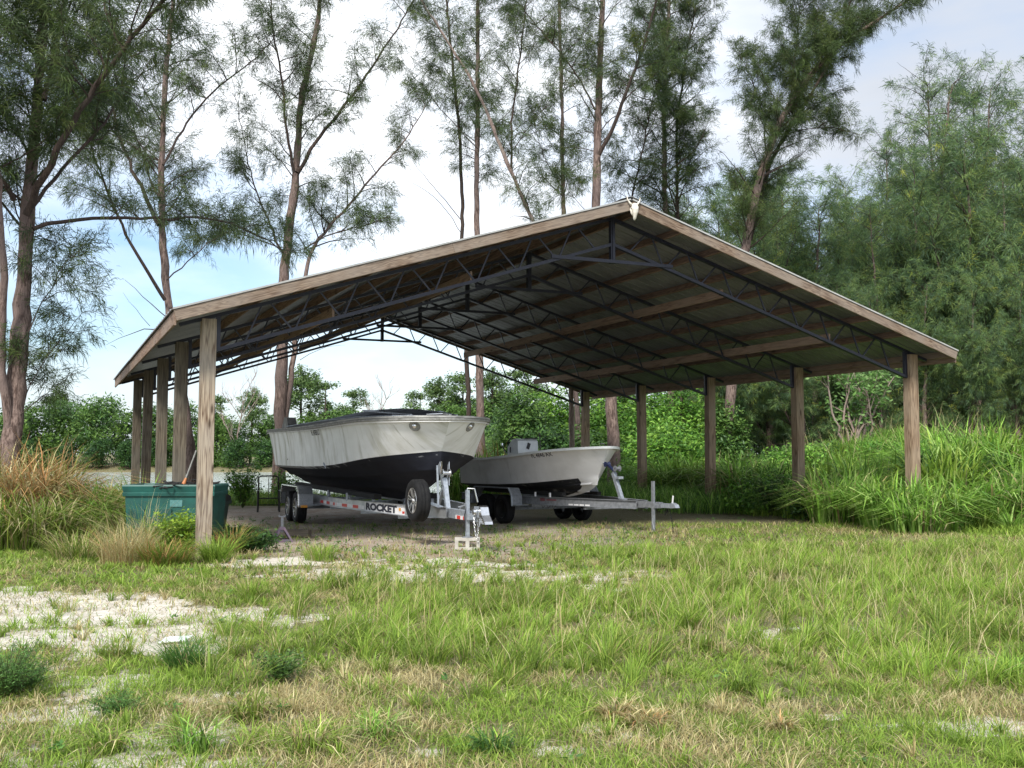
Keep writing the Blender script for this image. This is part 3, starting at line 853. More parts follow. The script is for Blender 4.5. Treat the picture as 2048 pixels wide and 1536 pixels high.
# winch stand
b = MB()
b.bar((0.0, 1.02, .57), (0.0, 1.20, 1.08), .075, .075, up=(1, 0, 0))
b.bar((0.0, 1.55, .57), (0.0, 1.22, .95), .05, .05, up=(1, 0, 0))
b.add([(-.05, 1.10, .96), (-.07, 1.24, 1.36), (-.06, 1.36, 1.30), (-.04, 1.24, .96), (-.042, 1.10, .96), (-.062, 1.24, 1.36), (-.052, 1.36, 1.30), (-.032, 1.24, .96)],
      [(0, 1, 2, 3), (7, 6, 5, 4), (0, 4, 5, 1), (1, 5, 6, 2), (2, 6, 7, 3), (3, 7, 4, 0)])
b.add([(.05, 1.10, .96), (.09, 1.22, 1.36), (.11, 1.36, 1.30), (.05, 1.24, .96), (.058, 1.10, .96), (.098, 1.22, 1.36), (.118, 1.36, 1.30), (.058, 1.24, .96)],
      [(3, 2, 1, 0), (4, 5, 6, 7), (1, 5, 4, 0), (2, 6, 5, 1), (3, 7, 6, 2), (0, 4, 7, 3)])
b.bar((-.14, 1.10, .60), (-.15, 1.14, 1.30), .02, .03, up=(1, 0, 0))
ws_ = b.build('winch_stand', M['galv'], tr1)
MB().lathe([(.02, -.07), (.07, -.07), (.07, -.055), (.035, -.05), (.035, .05), (.07, .055), (.07, .07), (.02, .07)], (0, 1.12, 1.17), (1, 0, 0), 18).build('winch_drum', M['chrome'], ws_)
MB().tube([(-.10, 1.10, 1.17), (-.12, 1.0, 1.3), (-.13, .98, 1.36)], .012, 8).build('winch_handle', M['chrome'], ws_)
# coupler with actuator housing
b = MB()
b.box((0, -.50, .60), (.13, .22, .16)).box((0, -.36, .56), (.12, .12, .14))
cp = b.build('coupler', M['galv'], tr1)
b = MB(); prof = [(-.60, .70), (-.66, .68), (-.72, .56), (-.84, .47), (-.86, .43), (-.60, .43)]
b.prism(prof, -.065, .065, 'x').build('coupler_head', M['chrome'], cp)
MB().lathe([(.001, .06), (.045, .055), (.05, .02), (.05, 0)], (-.07, -.50, .60), (-1, 0, 0), 16).build('latch', M['chrome'], cp)
chain(tr1, [(-.08, -.45, .62), (-.12, -.55, .40), (-.11, -.62, .22), (-.10, -.70, .40), (-.06, -.66, .52)])
chain(tr1, [(-.05, -.5, .5), (-.06, -.56, .3), (-.05, -.54, .1)])
# tongue jack
b = MB(); b.bar((-.12, -.25, .20), (-.12, -.25, .93), .055, .055, up=(0, 1, 0))
b.bar((-.06, -.25, .52), (-.15, -.25, .52), .16, .10)
jk = b.build('tongue_jack', M['galv'], tr1)
MB().tube([(-.12, -.25, .93), (-.12, -.25, .955), (-.02, -.29, .95), (.03, -.30, .74)], .012, 8).build('jack_crank', M['chrome'], jk)
MB().tube([(-.16, -.25, .30), (-.17, -.26, .55), (-.13, -.27, .72)], .008, 6).build('brake_cable', M['blackplastic'], jk)
MB().lathe([(.001, 0), (.09, 0), (.09, .012), (.03, .02), (.03, .03)], (-.12, -.25, .194), (0, 0, 1), 20).build('jack_foot', M['galv_dull'], jk)

# hull
BB = 0.93
big = Hull(nose=0, bow_y=BB, chine_y=1.36, keel_y=3.7, stern_y=11.35, chine_stern_y=11.0, Bs=1.32, Bc=1.16, Lbs=1.05, Lbc=.85, ms=.66, mc=.92, tum=.05, tumc=.04, stem_pow=1.1, flare=.62,
           zs=lambda t: 2.09 - .06 * sst(0, .5, t) + .03 * sst(.5, 1, t), zc=lambda t: 1.21 + .33 * (1 - t) ** 4, zk=lambda t: .62 + .0 * t)
boat1 = empty('motor_boat', (C1.x, C1.y, 0), H1, 'large old white motor boat with algae streaks and black bottom, on the ROCKET trailer', 'boat', 'boats stored in the shed')
big.build(M['hull_old'], M['bottom'], boat1, M['boot'])
big.rail(.015, -.012, .05, .035, 'rub_rail', M['rubrail'], boat1)
big.rail(-.03, .028, .12, .03, 'toe_rail', M['deck'], boat1)
big.rail(.012, -.055, .02, .012, 'rub_strip', M['white_plate'], boat1)
# deck
b = MB(); n = 40; tt = np.linspace(0, 1, n) ** 1.8
_, _, st, Lh = big.top(np.zeros(1), 0); sy = st + tt * Lh; br, zz, _, _ = big.top(sy, 0)
V = []; F = []
for i in range(n): V += [(-br[i] * .97, sy[i], zz[i] + .012), (0, sy[i], zz[i] + .05), (br[i] * .97, sy[i], zz[i] + .012)]
for i in range(n - 1):
    a = i * 3; F += [(a, a + 1, a + 4, a + 3), (a + 1, a + 2, a + 5, a + 4)]
b.add(V, F).build('deck', M['deck'], boat1)
# low dark cockpit cover stretched over its bows
b = MB(); V = []; F = []
st_ = [(1.45, .22, .03, .08), (1.9, .62, .07, .14), (2.7, .92, .09, .22), (3.8, 1.08, .10, .28), (5.5, 1.12, .10, .28), (7.2, 1.12, .10, .24), (9.2, 1.08, .09, .17), (9.9, 1.0, .05, .10)]
for (y, hb, e0, h0) in st_:
    z = 2.06
    V += [(-hb, y, z), (-hb, y, z + e0), (-hb * .86, y, z + e0 + .04), (-hb * .4, y, z + h0), (0, y, z + h0 + .03), (hb * .4, y, z + h0), (hb * .86, y, z + e0 + .04), (hb, y, z + e0), (hb, y, z)]
for i in range(len(st_) - 1):
    for j in range(8): F.append((i * 9 + j, i * 9 + j + 1, i * 9 + 10 + j, i * 9 + 9 + j))
F += [tuple(range(9))[::-1], tuple((len(st_) - 1) * 9 + j for j in range(9))]
b.add(V, F).build('cockpit_cover', M['tarp'], boat1)
# windscreen frame folded down, grab rails
b = MB()
for s in (-1, 1):
    b.tube([(s * .18, 1.35, 2.13), (s * .75, 1.8, 2.15), (s * 1.04, 3.0, 2.16), (s * 1.14, 5.5, 2.16), (s * 1.14, 9.4, 2.14)], .016, 8)
    b.bar((s * .42, 1.75, 2.17), (s * .80, 3.6, 2.30), .03, .02)
b.bar((-.80, 3.6, 2.31), (.80, 3.6, 2.31), .03, .02)
b.build('windscreen_frame', M['galv'], boat1)
MB().tube([(-.22, 1.5, 2.12), (-.22, 1.5, 2.17), (.0, 1.32, 2.18), (.22, 1.5, 2.17), (.22, 1.5, 2.12)], .012, 8).build('bow_cleat', M['chrome'], boat1)
for x in (-.14, .16):
    MB().lathe([(.001, .07), (.03, .065), (.04, .02), (.05, 0)], (x, 2.0, 2.13), (0, 0, 1), 12).build('deck_light', M['chrome'], boat1)
for s in (-1, 1): MB().prism([(9.5, 2.09), (9.75, 2.36), (10.05, 2.38), (10.4, 2.12)], s * .97 - .11, s * .97 + .11, 'x').build('coaming', M['deck'], boat1)
# hawse eyes either side of the stem
for sd in (-1, 1):
    e0 = big.P(1.30, .22, sd, 0.004); e1 = big.P(1.30, .22, sd, .02); nrm = (e1 - e0).normalized()
    ho = MB().lathe([(.10, 0), (.098, .010), (.085, .016), (.062, .010), (.055, .0)], e0 - nrm * .002, nrm, 24).build('hawse_eye', M['rubrail'], boat1)
    MB().lathe([(.001, .034), (.026, .03), (.043, .012), (.05, 0)], e0, nrm, 18).build('hawse_insert', M['lens'], ho)
# registration, faded
big.letters('FL 4783 LT', .17, 5.95, .20, 'registration', M['black_ink'], boat1, 1.15, .004)
e0 = big.P(9.2, .82, -1, .001); MB().lathe([(.001, .006), (.02, .005), (.022, 0)], e0, (-1, 0, .1), 12).build('drain_hole', M['dark'], boat1)
MB().bar(big.P(5.2, .93, -1, .012), big.P(5.05, 1.0, -1, .012) - Vector((0, 0, .05)), .02, .03).build('spray_fitting', M['galv'], boat1)

# ------------------------------------------------------------------ small boat and its trailer
C2 = Vector((2.672, 19.733, 0)); H2 = R(32)
tr2 = empty('boat_trailer', (C2.x, C2.y, 0), H2, 'dull galvanised tandem trailer with a long bare tongue, under the small grey skiff', 'trailer', 'boat trailers parked in the shed')
LR2 = [(-.12, .35), (-.80, 3.0), (-.84, 5.9)]
def scaled(l, k): return [(k * x, y) for x, y in l]
trailer_rail('frame_rail', LR2, .44, .60, M['galv_dull'], tr2, -1)
trailer_rail('frame_rail', scaled(LR2, -1), .44, .60, M['galv_dull'], tr2, 1)
MB().box((0, .22, .53), (.09, .9, .11)).build('tongue', M['galv_dull'], tr2)
for y in (1.6, 3.0, 4.3, 5.6):
    x = .84 if y > 3 else .12 + .68 * (y - .35) / 2.65
    MB().bar((-x, y, .41), (x, y, .41), .07, .06).build('cross_member', M['galv_dull'], tr2)
for s in (-1, 1):
    MB().bar((s * .45, 2.3, .66), (s * .5, 5.9, .68), .1, .07).build('bunk', M['black_carpet'], tr2)
    for y in (3.72, 4.44):
        wheel(tr2, (s * 1.02, y, .31), (s, 0, 0), .31, .2, fancy=False)
    fender(tr2, 3.22, 4.94, s * 1.14, s * .88, .77, .40, M['galv_dull'], M['galv'])
    MB().bar((s * .82, 3.16, .42), (s * 1.12, 3.16, .42), .16, .01).build('fender_step', M['galv'], tr2)
for y in (3.72, 4.44): MB().bar((-1, y, .31), (1, y, .31), .05, .05).build('axle', M['galv_dull'], tr2)
for y in (2.45, 3.0): MB().bar((-.70, y, .60), (-.70, y, .69), .03, .03, up=(0, 1, 0)).build('bunk_bracket', M['white_plate'], tr2)
# faded red maker's mark and reflector strip on the rail
d2 = Vector((LR2[1][0] - LR2[0][0], LR2[1][1] - LR2[0][1], 0)).normalized(); n2v = Vector((-d2.y, d2.x, 0)); n2v = n2v if n2v.x < 0 else -n2v
def r2(y): return Vector((LR2[0][0] + (LR2[1][0] - LR2[0][0]) * (y - LR2[0][1]) / (LR2[1][1] - LR2[0][1]), y, 0))
def decal2(name, y0, y1, z0, z1, mat):
    p0 = r2(y0) + n2v * .007; p1 = r2(y1) + n2v * .007; V = []
    for p in (p0, p1):
        for z in (z0, z1): V += [p + Vector((0, 0, z)), p + n2v * .002 + Vector((0, 0, z))]
    MB().add(V, [(1, 3, 7, 5), (0, 4, 6, 2), (0, 1, 5, 4), (2, 6, 7, 3), (0, 2, 3, 1), (4, 5, 7, 6)]).build(name, mat, tr2)
decal2('faded_mark', 2.75, 2.62, .515, .575, M['faded_red'])
decal2('faded_mark', 2.58, 2.32, .53, .558, M['faded_red'])
for k in range(4): decal2('reflector_strip', 2.0 - k * .14, 1.885 - k * .14, .452, .482, M['white_plate'])
for k in range(3): MB().tube([r2(2.7 - k * .14) + n2v * .02 + Vector((0, 0, .44)), r2(2.66 - k * .14) + n2v * .03 + Vector((0, 0, .37)), r2(2.6 - k * .14) + n2v * .02 + Vector((0, 0, .43))], .006, 5).build('brake_line', M['blackplastic'], tr2)
b = MB(); b.bar((0, .95, .58), (0, 1.22, 1.12), .075, .075, up=(1, 0, 0)).bar((0, .85, .60), (0, 1.0, .62), .12, .02).bar((0, .98, 1.02), (0, 1.08, 1.02), .12, .05)
ws2 = b.build('winch_stand', M['galv'], tr2)
b = MB(); b.lathe([(.01, -.06), (.06, -.06), (.06, -.05), (.03, -.045), (.03, .045), (.06, .05), (.06, .06), (.01, .06)], (0, 1.10, 1.20), (1, 0, 0), 16).build('winch_drum', M['galv_dull'], ws2)
b = MB(); b.lathe([(.01, -.05), (.055, -.05), (.035, 0), (.055, .05), (.01, .05)], (-.02, 1.40, 1.28), (1, 0, 0), 18).bar((0, 1.18, 1.14), (0, 1.40, 1.28), .05, .03).build('bow_roller', M['blueroller'], tr2)
b = MB(); b.box((0, -.42, .53), (.09, .3, .08)); b.prism([(-.56, .59), (-.66, .56), (-.70, .50), (-.56, .49)], -.05, .05, 'x'); b.build('coupler', M['galv'], tr2)
MB().bar((0, -.55, .58), (.01, -.56, .72), .02, .02, up=(0, 1, 0)).build('coupler_lever', M['white_plate'], tr2)
b = MB(); b.bar((-.10, -.12, .04), (-.10, -.12, .98), .05, .05, up=(0, 1, 0)).bar((-.04, -.12, .52), (-.12, -.12, .52), .12, .09)
jk2 = b.build('tongue_jack', M['galv_dull'], tr2)
MB().lathe([(.001, 0), (.08, 0), (.08, .01), (.02, .02)], (-.10, -.12, .015), (0, 0, 1), 18).build('jack_foot', M['rubber'], jk2)
MB().tube([(-.10, -.12, .45), (-.13, -.14, .2), (-.15, -.2, .08)], .012, 6).build('jack_spring', M['galv_dull'], jk2)
chain(tr2, [(0, -.45, .50), (.03, -.50, .25), (.02, -.54, .02)], mat=M['rubber'])
chain(tr2, [(.0, -.28, .49), (0, -.34, .36), (.02, -.42, .48)], mat=M['rubber'])

sm = Hull(nose=.07, bow_y=1.36, chine_y=1.72, keel_y=2.75, stern_y=5.95, chine_stern_y=6.0, Bs=1.0, Bc=.86, Lbs=1.0, Lbc=1.1, ms=.66, mc=.9, tum=.10, tumc=.05, stem_pow=1.0, flare=.7,
          zs=lambda t: 1.66 - .29 * sst(-.25, .85, t) + .03 * sst(.7, 1, t), zc=lambda t: .81 + .23 * (1 - t) ** 3, zk=lambda t: .585 + 0 * t)
boat2 = empty('skiff', (C2.x, C2.y, 0), H2, 'small pale grey open skiff with centre console and black registration on its bow', 'boat', 'boats stored in the shed')
sm.build(M['hull_grey'], M['bottom_worn'], boat2, None, strakes=True)
sm.rail(.0, .0, .09, .05, 'gunwale', M['console'], boat2)
b = MB(); n = 30; tt = np.linspace(0.05, .97, n); _, _, st, Lh = sm.top(np.zeros(1), 0); sy = st + tt * Lh; br, zz, _, _ = sm.top(sy, 0); b5, z5, _, _ = sm.top(sy, .5); b5 = np.clip(b5 - .06, .005, 9)
V = []; F = []
for i in range(n): V += [(-br[i] * .9, sy[i], zz[i] - .01), (-b5[i], sy[i], z5[i]), (b5[i], sy[i], z5[i]), (br[i] * .9, sy[i], zz[i] - .01)]
for i in range(n - 1):
    for j in range(3): F.append((i * 4 + j, i * 4 + 4 + j, i * 4 + 5 + j, i * 4 + 1 + j))
b.add(V, F).build('inner_liner', M['hull_grey'] if False else M['console'], boat2)
# centre console, wheel, throttle, windscreen stub
coe = Vector((0, .80, .02))
con = MB(); con.prism([(3.52, 1.0), (3.57, 1.76), (3.66, 1.81), (3.80, 1.80), (4.0, 1.62), (4.02, 1.0)], -.27, .27, 'x')
co = con.build('console', M['console'], boat2, loc=coe)
# the console faces aft: black grille on its side, dials on its slanted aft face
MB().bar((-.02, 3.545, 1.58), (.03, 3.552, 1.71), .075, .012, up=(0, 1, 0)).build('vent_grille', M['blackplastic'], co)
MB().tube([(-.274, 3.86, 1.50), (-.285, 3.86, 1.52), (-.285, 3.86, 1.60), (-.274, 3.86, 1.62)], .013, 6).build('grab_handle', M['blackplastic'], co)
MB().tube([Vector((-.05 + .19 * math.cos(a), 4.02 - .06 * math.sin(a), 1.72 + .17 * math.sin(a))) for a in [k * math.pi / 10 for k in range(21)]], .016, 8).build('steering_wheel', M['blackplastic'], co)
MB().bar((-.05, 3.88, 1.66), (-.05, 4.02, 1.72), .05, .05).bar((-.23, 4.02, 1.72), (.13, 4.02, 1.72), .03, .02).build('steering_column', M['blackplastic'], co)
MB().tube([(-.25, 3.98, 1.46), (-.30, 4.10, 1.56), (-.31, 4.16, 1.66)], .018, 8).lathe([(.001, .06), (.03, .05), (.03, 0)], (-.31, 4.16, 1.66), (0, .2, 1), 10).build('throttle_lever', M['chrome'], co)
MB().lathe([(.001, .05), (.06, .04), (.075, 0)], (-.18, 3.99, 1.45), (-.4, 1, 0), 16).build('dial', M['blackplastic'], co)
MB().bar((-.05, 3.60, 1.82), (.30, 3.60, 1.82), .03, .02).tube([(.29, 3.50, 1.0), (.30, 3.52, 1.80), (.30, 3.54, 1.95)], .012, 6).build('rail_frame', M['blackplastic'], co)
b = MB(); b.box((0, 4.75, 1.15), (.55, .4, .3)); b.build('seat', M['console'], boat2)
sm.letters('FL 4846 AX', .115, 2.85, .17, 'registration', M['black_ink'], boat2, 1.7, .0012, shear=0)
MB().tube([(-.05, 1.55, 1.66), (-.05, 1.6, 1.70), (.05, 1.6, 1.70), (.05, 1.55, 1.66)], .01, 6).build('bow_cleat', M['chrome'], boat2)
p = sm.P(1.62, .55, -1, .01); MB().lathe([(.02, 0), (.02, .03), (.001, .04)], (0, 1.56, 1.30), (0, -1, 0), 10).tube([(0, 1.52, 1.30), (0, 1.44, 1.29), (0, 1.40, 1.28)], .008, 6).build('bow_eye', M['chrome'], boat2)

# ------------------------------------------------------------------ small things around the boats
# hollow concrete block under the jack foot
Rb = Matrix.Rotation(H1, 3, 'Z'); bp = C1 + Rb @ Vector((-.12, -.25, 0)); zb = hz(bp.x, bp.y)
bl = MB(); hh = .19; rz = .05
ox = [(-.195, -.14), (-.03, .03), (.14, .195)]
blk = empty('concrete_block', (bp.x, bp.y, zb + .006), rz, 'hollow grey concrete block lying under the jack foot of the ROCKET trailer', 'concrete block')
b = MB()
b.box((0, 0, .168), (.39, .19, .044)).box((0, 0, .022), (.39, .19, .044))
for a, c in ox: b.box(((a + c) / 2, 0, .095), (c - a, .186, .102))
b.build('block_body', M['concrete'], blk)

# teal fish tub with netting, left of the front post
TB = Vector((-5.66, 17.6, 0))
tub = empty('storage_tub', TB, R(2), 'big teal plastic storage tub standing in the grass behind the left front post', 'tub')
b = MB(); L2, W2 = .74, .46
def ring(z, k, q=0.0): return [(-L2 * k - q, -W2 * k - q, z), (L2 * k + q, -W2 * k - q, z), (L2 * k + q, W2 * k + q, z), (-L2 * k - q, W2 * k + q, z)]
lv = [(.05, .90, 0), (.10, .915, 0), (.80, .965, 0), (.80, .965, .03), (.85, .965, .035), (.86, .97, .02), (.96, .985, .03), (.985, .985, .015), (.985, .985, -.045), (.94, .97, -.05), (.30, .9, -.05)]
V = []; F = []
for z, k, q in lv: V += ring(z, k, q)
for i in range(len(lv) - 1):
    for j in range(4): F.append((i * 4 + j, i * 4 + (j + 1) % 4, i * 4 + 4 + (j + 1) % 4, i * 4 + 4 + j))
F.append((0, 3, 2, 1)); k0 = (len(lv) - 1) * 4; F.append((k0, k0 + 1, k0 + 2, k0 + 3))
b.add(V, F).build('tub_body', M['teal'], tub)
for x in (-.52, -.08, .34):
    MB().box((x, -W2 * .94 - .012, .36), (.26, .05, .46)).build('forklift_pocket', M['teal'], tub)
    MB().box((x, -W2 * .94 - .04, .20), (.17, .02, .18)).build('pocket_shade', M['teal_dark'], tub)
MB().box((0.12, -W2 * .965 - .006, .68), (.2, .006, .11)).build('sticker', pmat('worn_sticker', (.10, .24, .24), (.05, .16, .16), 24, .6), tub)
# netting heap in the tub
b = MB(); r_ = random.Random(5)
for k in range(60):
    x = r_.uniform(-.25, .6); y = r_.uniform(-.38, .34); p = Vector((x, y, .95)); pts = [p]
    for j in range(5):
        p = p + Vector((r_.uniform(-.16, .16), r_.uniform(-.12, .12), r_.uniform(-.03, .035))); p.z = min(max(p.z, .93), 1.05); pts.append(p)
    b.tube(pts, .014, 5)
net = b.build('fishing_net', M['net'], None, loc=tub.location); tag(net, 'tangled black netting heaped on top of the teal tub', 'net')
# oar standing in the tub
b = MB(); b.tube([(.18, -.2, 1.0), (.36, -.15, 1.55)], .014, 8)
oar = b.build('oar', M['rubrail'], None, loc=tub.location)
tag(oar, 'long pole with an orange end leaning out of the teal tub against the posts', 'oar')
MB().tube([(.165, -.205, .95), (.18, -.2, 1.0), (.21, -.19, 1.09)], [.04, .035, .018], 10).build('handle_end', pmat('orange_plastic', (.5, .17, .04), (.4, .16, .06), 9, .5), oar)
# dark bin beside
bn = empty('storage_bin', (-5.72, 19.3, 0), R(5), 'dark green plastic bin half hidden behind the left front post', 'bin')
b = MB(); V = []; F = []
lv = [(.03, .36), (.55, .42), (.56, .46), (.62, .47), (.62, .43), (.3, .38)]
for z, k in lv: V += [(-k, -k * .7, z), (k, -k * .7, z), (k, k * .7, z), (-k, k * .7, z)]
for i in range(len(lv) - 1):
    for j in range(4): F.append((i * 4 + j, i * 4 + (j + 1) % 4, i * 4 + 4 + (j + 1) % 4, i * 4 + 4 + j))
F.append((0, 3, 2, 1)); F.append((20, 21, 22, 23))
b.add(V, F).build('bin_body', M['teal_dark'], bn)
MB().prism([(-.35, .62), (.35, .62), (.3, .70), (-.2, .78), (-.33, .70)], -.45, .45, 'x').build('lid', M['blackplastic'], bn)

# folding lawn chair by the tree
cp_ = Vector((-6.35, 27.2, hz(-6.35, 27.2)))
ch = empty('lawn_chair', cp_, R(14), 'black metal lawn chair standing empty beside the twin tree trunk at the lake', 'chair')
for s in (-1, 1):
    MB().tube([(s * .29, -.28, .0), (s * .29, -.26, .62), (s * .29, .20, .62), (s * .27, .16, .40)], .024, 8).build('arm_frame', M['chairmetal'], ch)
    MB().tube([(s * .27, -.26, .41), (s * .27, .2, .38), (s * .27, .42, 1.0), (s * .22, .43, 1.04), (0, .43, 1.05)], .022, 8).build('back_frame', M['chairmetal'], ch)
    MB().tube([(s * .27, -.1, .40), (s * .28, .33, .0)], .022, 8).build('leg', M['chairmetal'], ch)
    MB().tube([(s * .29, -.28, 0.015), (s * .28, .33, .015)], .014, 8).build('floor_rail', M['chairmetal'], ch)
MB().bar((0, .21, .42), (0, .41, .98), .5, .012, up=(1, 0, 0)).build('backrest', M['sling'], ch)
MB().bar((0, -.26, .405), (0, .2, .385), .5, .012).build('seat', M['sling'], ch)
MB().tube([(-.27, -.26, .41), (.27, -.26, .41)], .02, 8).tube([(-.29, -.28, .22), (.29, -.28, .22)], .012, 8).build('front_rail', M['chairmetal'], ch)
ch.scale = (.95, .95, .88)

# jack stand
js = empty('jack_stand', (-3.93, 17.85, hz(-3.93, 17.85)), R(20), 'faded purple steel jack stand on the bare ground before the trailer wheels', 'jack stand')
b = MB()
for a in range(4):
    q = Matrix.Rotation(a * math.pi / 2, 3, 'Z')
    P0 = [q @ Vector(p) for p in ((-.15, -.15, 0), (.15, -.15, 0), (.035, -.035, .24), (-.035, -.035, .24))]
    P1 = [q @ Vector(p) for p in ((-.10, -.125, .045), (.10, -.125, .045), (.022, -.05, .19), (-.022, -.05, .19))]
    def ins(p): return Vector((p.x * .96, p.y * .96, p.z))
    V = P0 + P1 + [ins(p) for p in P0] + [ins(p) for p in P1]
    b.add(V, [(0, 1, 5, 4), (1, 2, 6, 5), (2, 3, 7, 6), (3, 0, 4, 7), (8, 12, 13, 9), (9, 13, 14, 10), (10, 14, 15, 11), (11, 15, 12, 8), (4, 5, 13, 12), (5, 6, 14, 13), (6, 7, 15, 14), (7, 4, 12, 15), (0, 8, 9, 1)])
b.build('stand_base', M['jackstand'], js)
js.scale = (1.15, 1.15, 1.05)
MB().bar((0, 0, .15), (0, 0, .40), .035, .045, up=(0, 1, 0)).box((0, 0, .405), (.10, .05, .02)).box((-.045, 0, .42), (.012, .05, .03)).box((.045, 0, .42), (.012, .05, .03)).build('ratchet_post', M['galv_dull'], js)
# timber offcut lying behind the jack stand
tim = beam('timber_offcut', (-4.75, 18.9, .09), (-3.6, 18.6, .08), .14, .12, M['wood_side'], None); tag(tim, 'weathered square timber offcut lying on the ground behind the jack stand', 'timber')
b = MB()
b.add([(-.22, -.12, 0), (.20, -.05, .012), (.24, .12, .03), (-.17, .10, .018), (-.22, -.12, .006), (.20, -.05, .018), (.24, .12, .036), (-.17, .10, .024)], [(0, 3, 2, 1), (4, 5, 6, 7), (0, 1, 5, 4), (1, 2, 6, 5), (2, 3, 7, 6), (3, 0, 4, 7)])
b.v = [(x * .5, y * .62, z) for x, y, z in b.v]
sc_p = (-2.66, 8.30, hz(-2.66, 8.30) + .015)
tag(b.build('plastic_scrap', M['glassy'], None, loc=sc_p), 'flat pale scrap of milky plastic lying on the sand behind a grass tussock', 'plastic scrap')
# ------------------------------------------------------------------ vegetation helpers
def needles(P, Dr, Ln, wd, droop, C):
    """thin needle sprays: one bent blade of two triangles each"""
    n = len(P)
    side = np.cross(Dr, rng.normal(size=(n, 3))); side /= (np.linalg.norm(side, axis=1)[:, None] + 1e-9)
    side *= (wd / 2)[:, None] if hasattr(wd, '__len__') else wd / 2
    mid = P + Dr * (Ln * .5)[:, None]
    tip = P + Dr * (Ln * .9)[:, None]; tip[:, 2] -= Ln * droop
    V = np.stack([P - side * .4, P + side * .4, mid - side, mid + side, tip], 1).reshape(-1, 3)
    k = np.arange(n)[:, None] * 5
    F = np.concatenate([k + [0, 1, 3], k + [0, 3, 2], k + [2, 3, 4]])
    return V, F, np.repeat(C, 5, 0)
def tubes_np(paths, n=5):
    """paths: list of (pts(k,3), radii(k)) -> V,F"""
    Vs, Fs, off = [], [], 0
    for pts, rad in paths:
        pts = np.asarray(pts, float); k = len(pts)
        tg = np.gradient(pts, axis=0); tg /= np.linalg.norm(tg, axis=1)[:, None] + 1e-9
        ref = np.array([0., 1., 0.]) if abs(tg[0][1]) < .8 else np.array([1., 0, 0])
        u = np.cross(tg, ref); u /= np.linalg.norm(u, axis=1)[:, None] + 1e-9; w = np.cross(tg, u)
        a = np.arange(n) * 2 * np.pi / n
        ring = pts[:, None] + (u[:, None] * np.cos(a)[None, :, None] + w[:, None] * np.sin(a)[None, :, None]) * np.asarray(rad)[:, None, None]
        Vs.append(ring.reshape(-1, 3))
        i = np.arange(k - 1)[:, None] * n; j = np.arange(n)[None]; j2 = (j + 1) % n
        A = (off + i + j).ravel(); B = (off + i + j2).ravel()
        Fs.append(np.stack([A, B, B + n], 1)); Fs.append(np.stack([A, B + n, A + n], 1)); off += k * n
    return np.concatenate(Vs), np.concatenate(Fs)
def smooth_path(pts, rad, step=.35, wob=.03, seed=0):
    pts = np.asarray(pts, float); seg = np.linalg.norm(np.diff(pts, axis=0), axis=1); s = np.concatenate([[0], np.cumsum(seg)])
    n = max(3, int(s[-1] / step)); q = np.linspace(0, s[-1], n)
    # catmull-like smoothing by gaussian of the linear interpolation
    P = np.stack([np.interp(q, s, pts[:, i]) for i in range(3)], 1)
    for _ in range(3): P[1:-1] = P[1:-1] * .5 + (P[:-2] + P[2:]) * .25
    P[1:-1] += np.random.default_rng(seed).normal(size=(n - 2, 3)) * wob * .5
    return P, np.interp(q, s, np.asarray(rad, float)), q

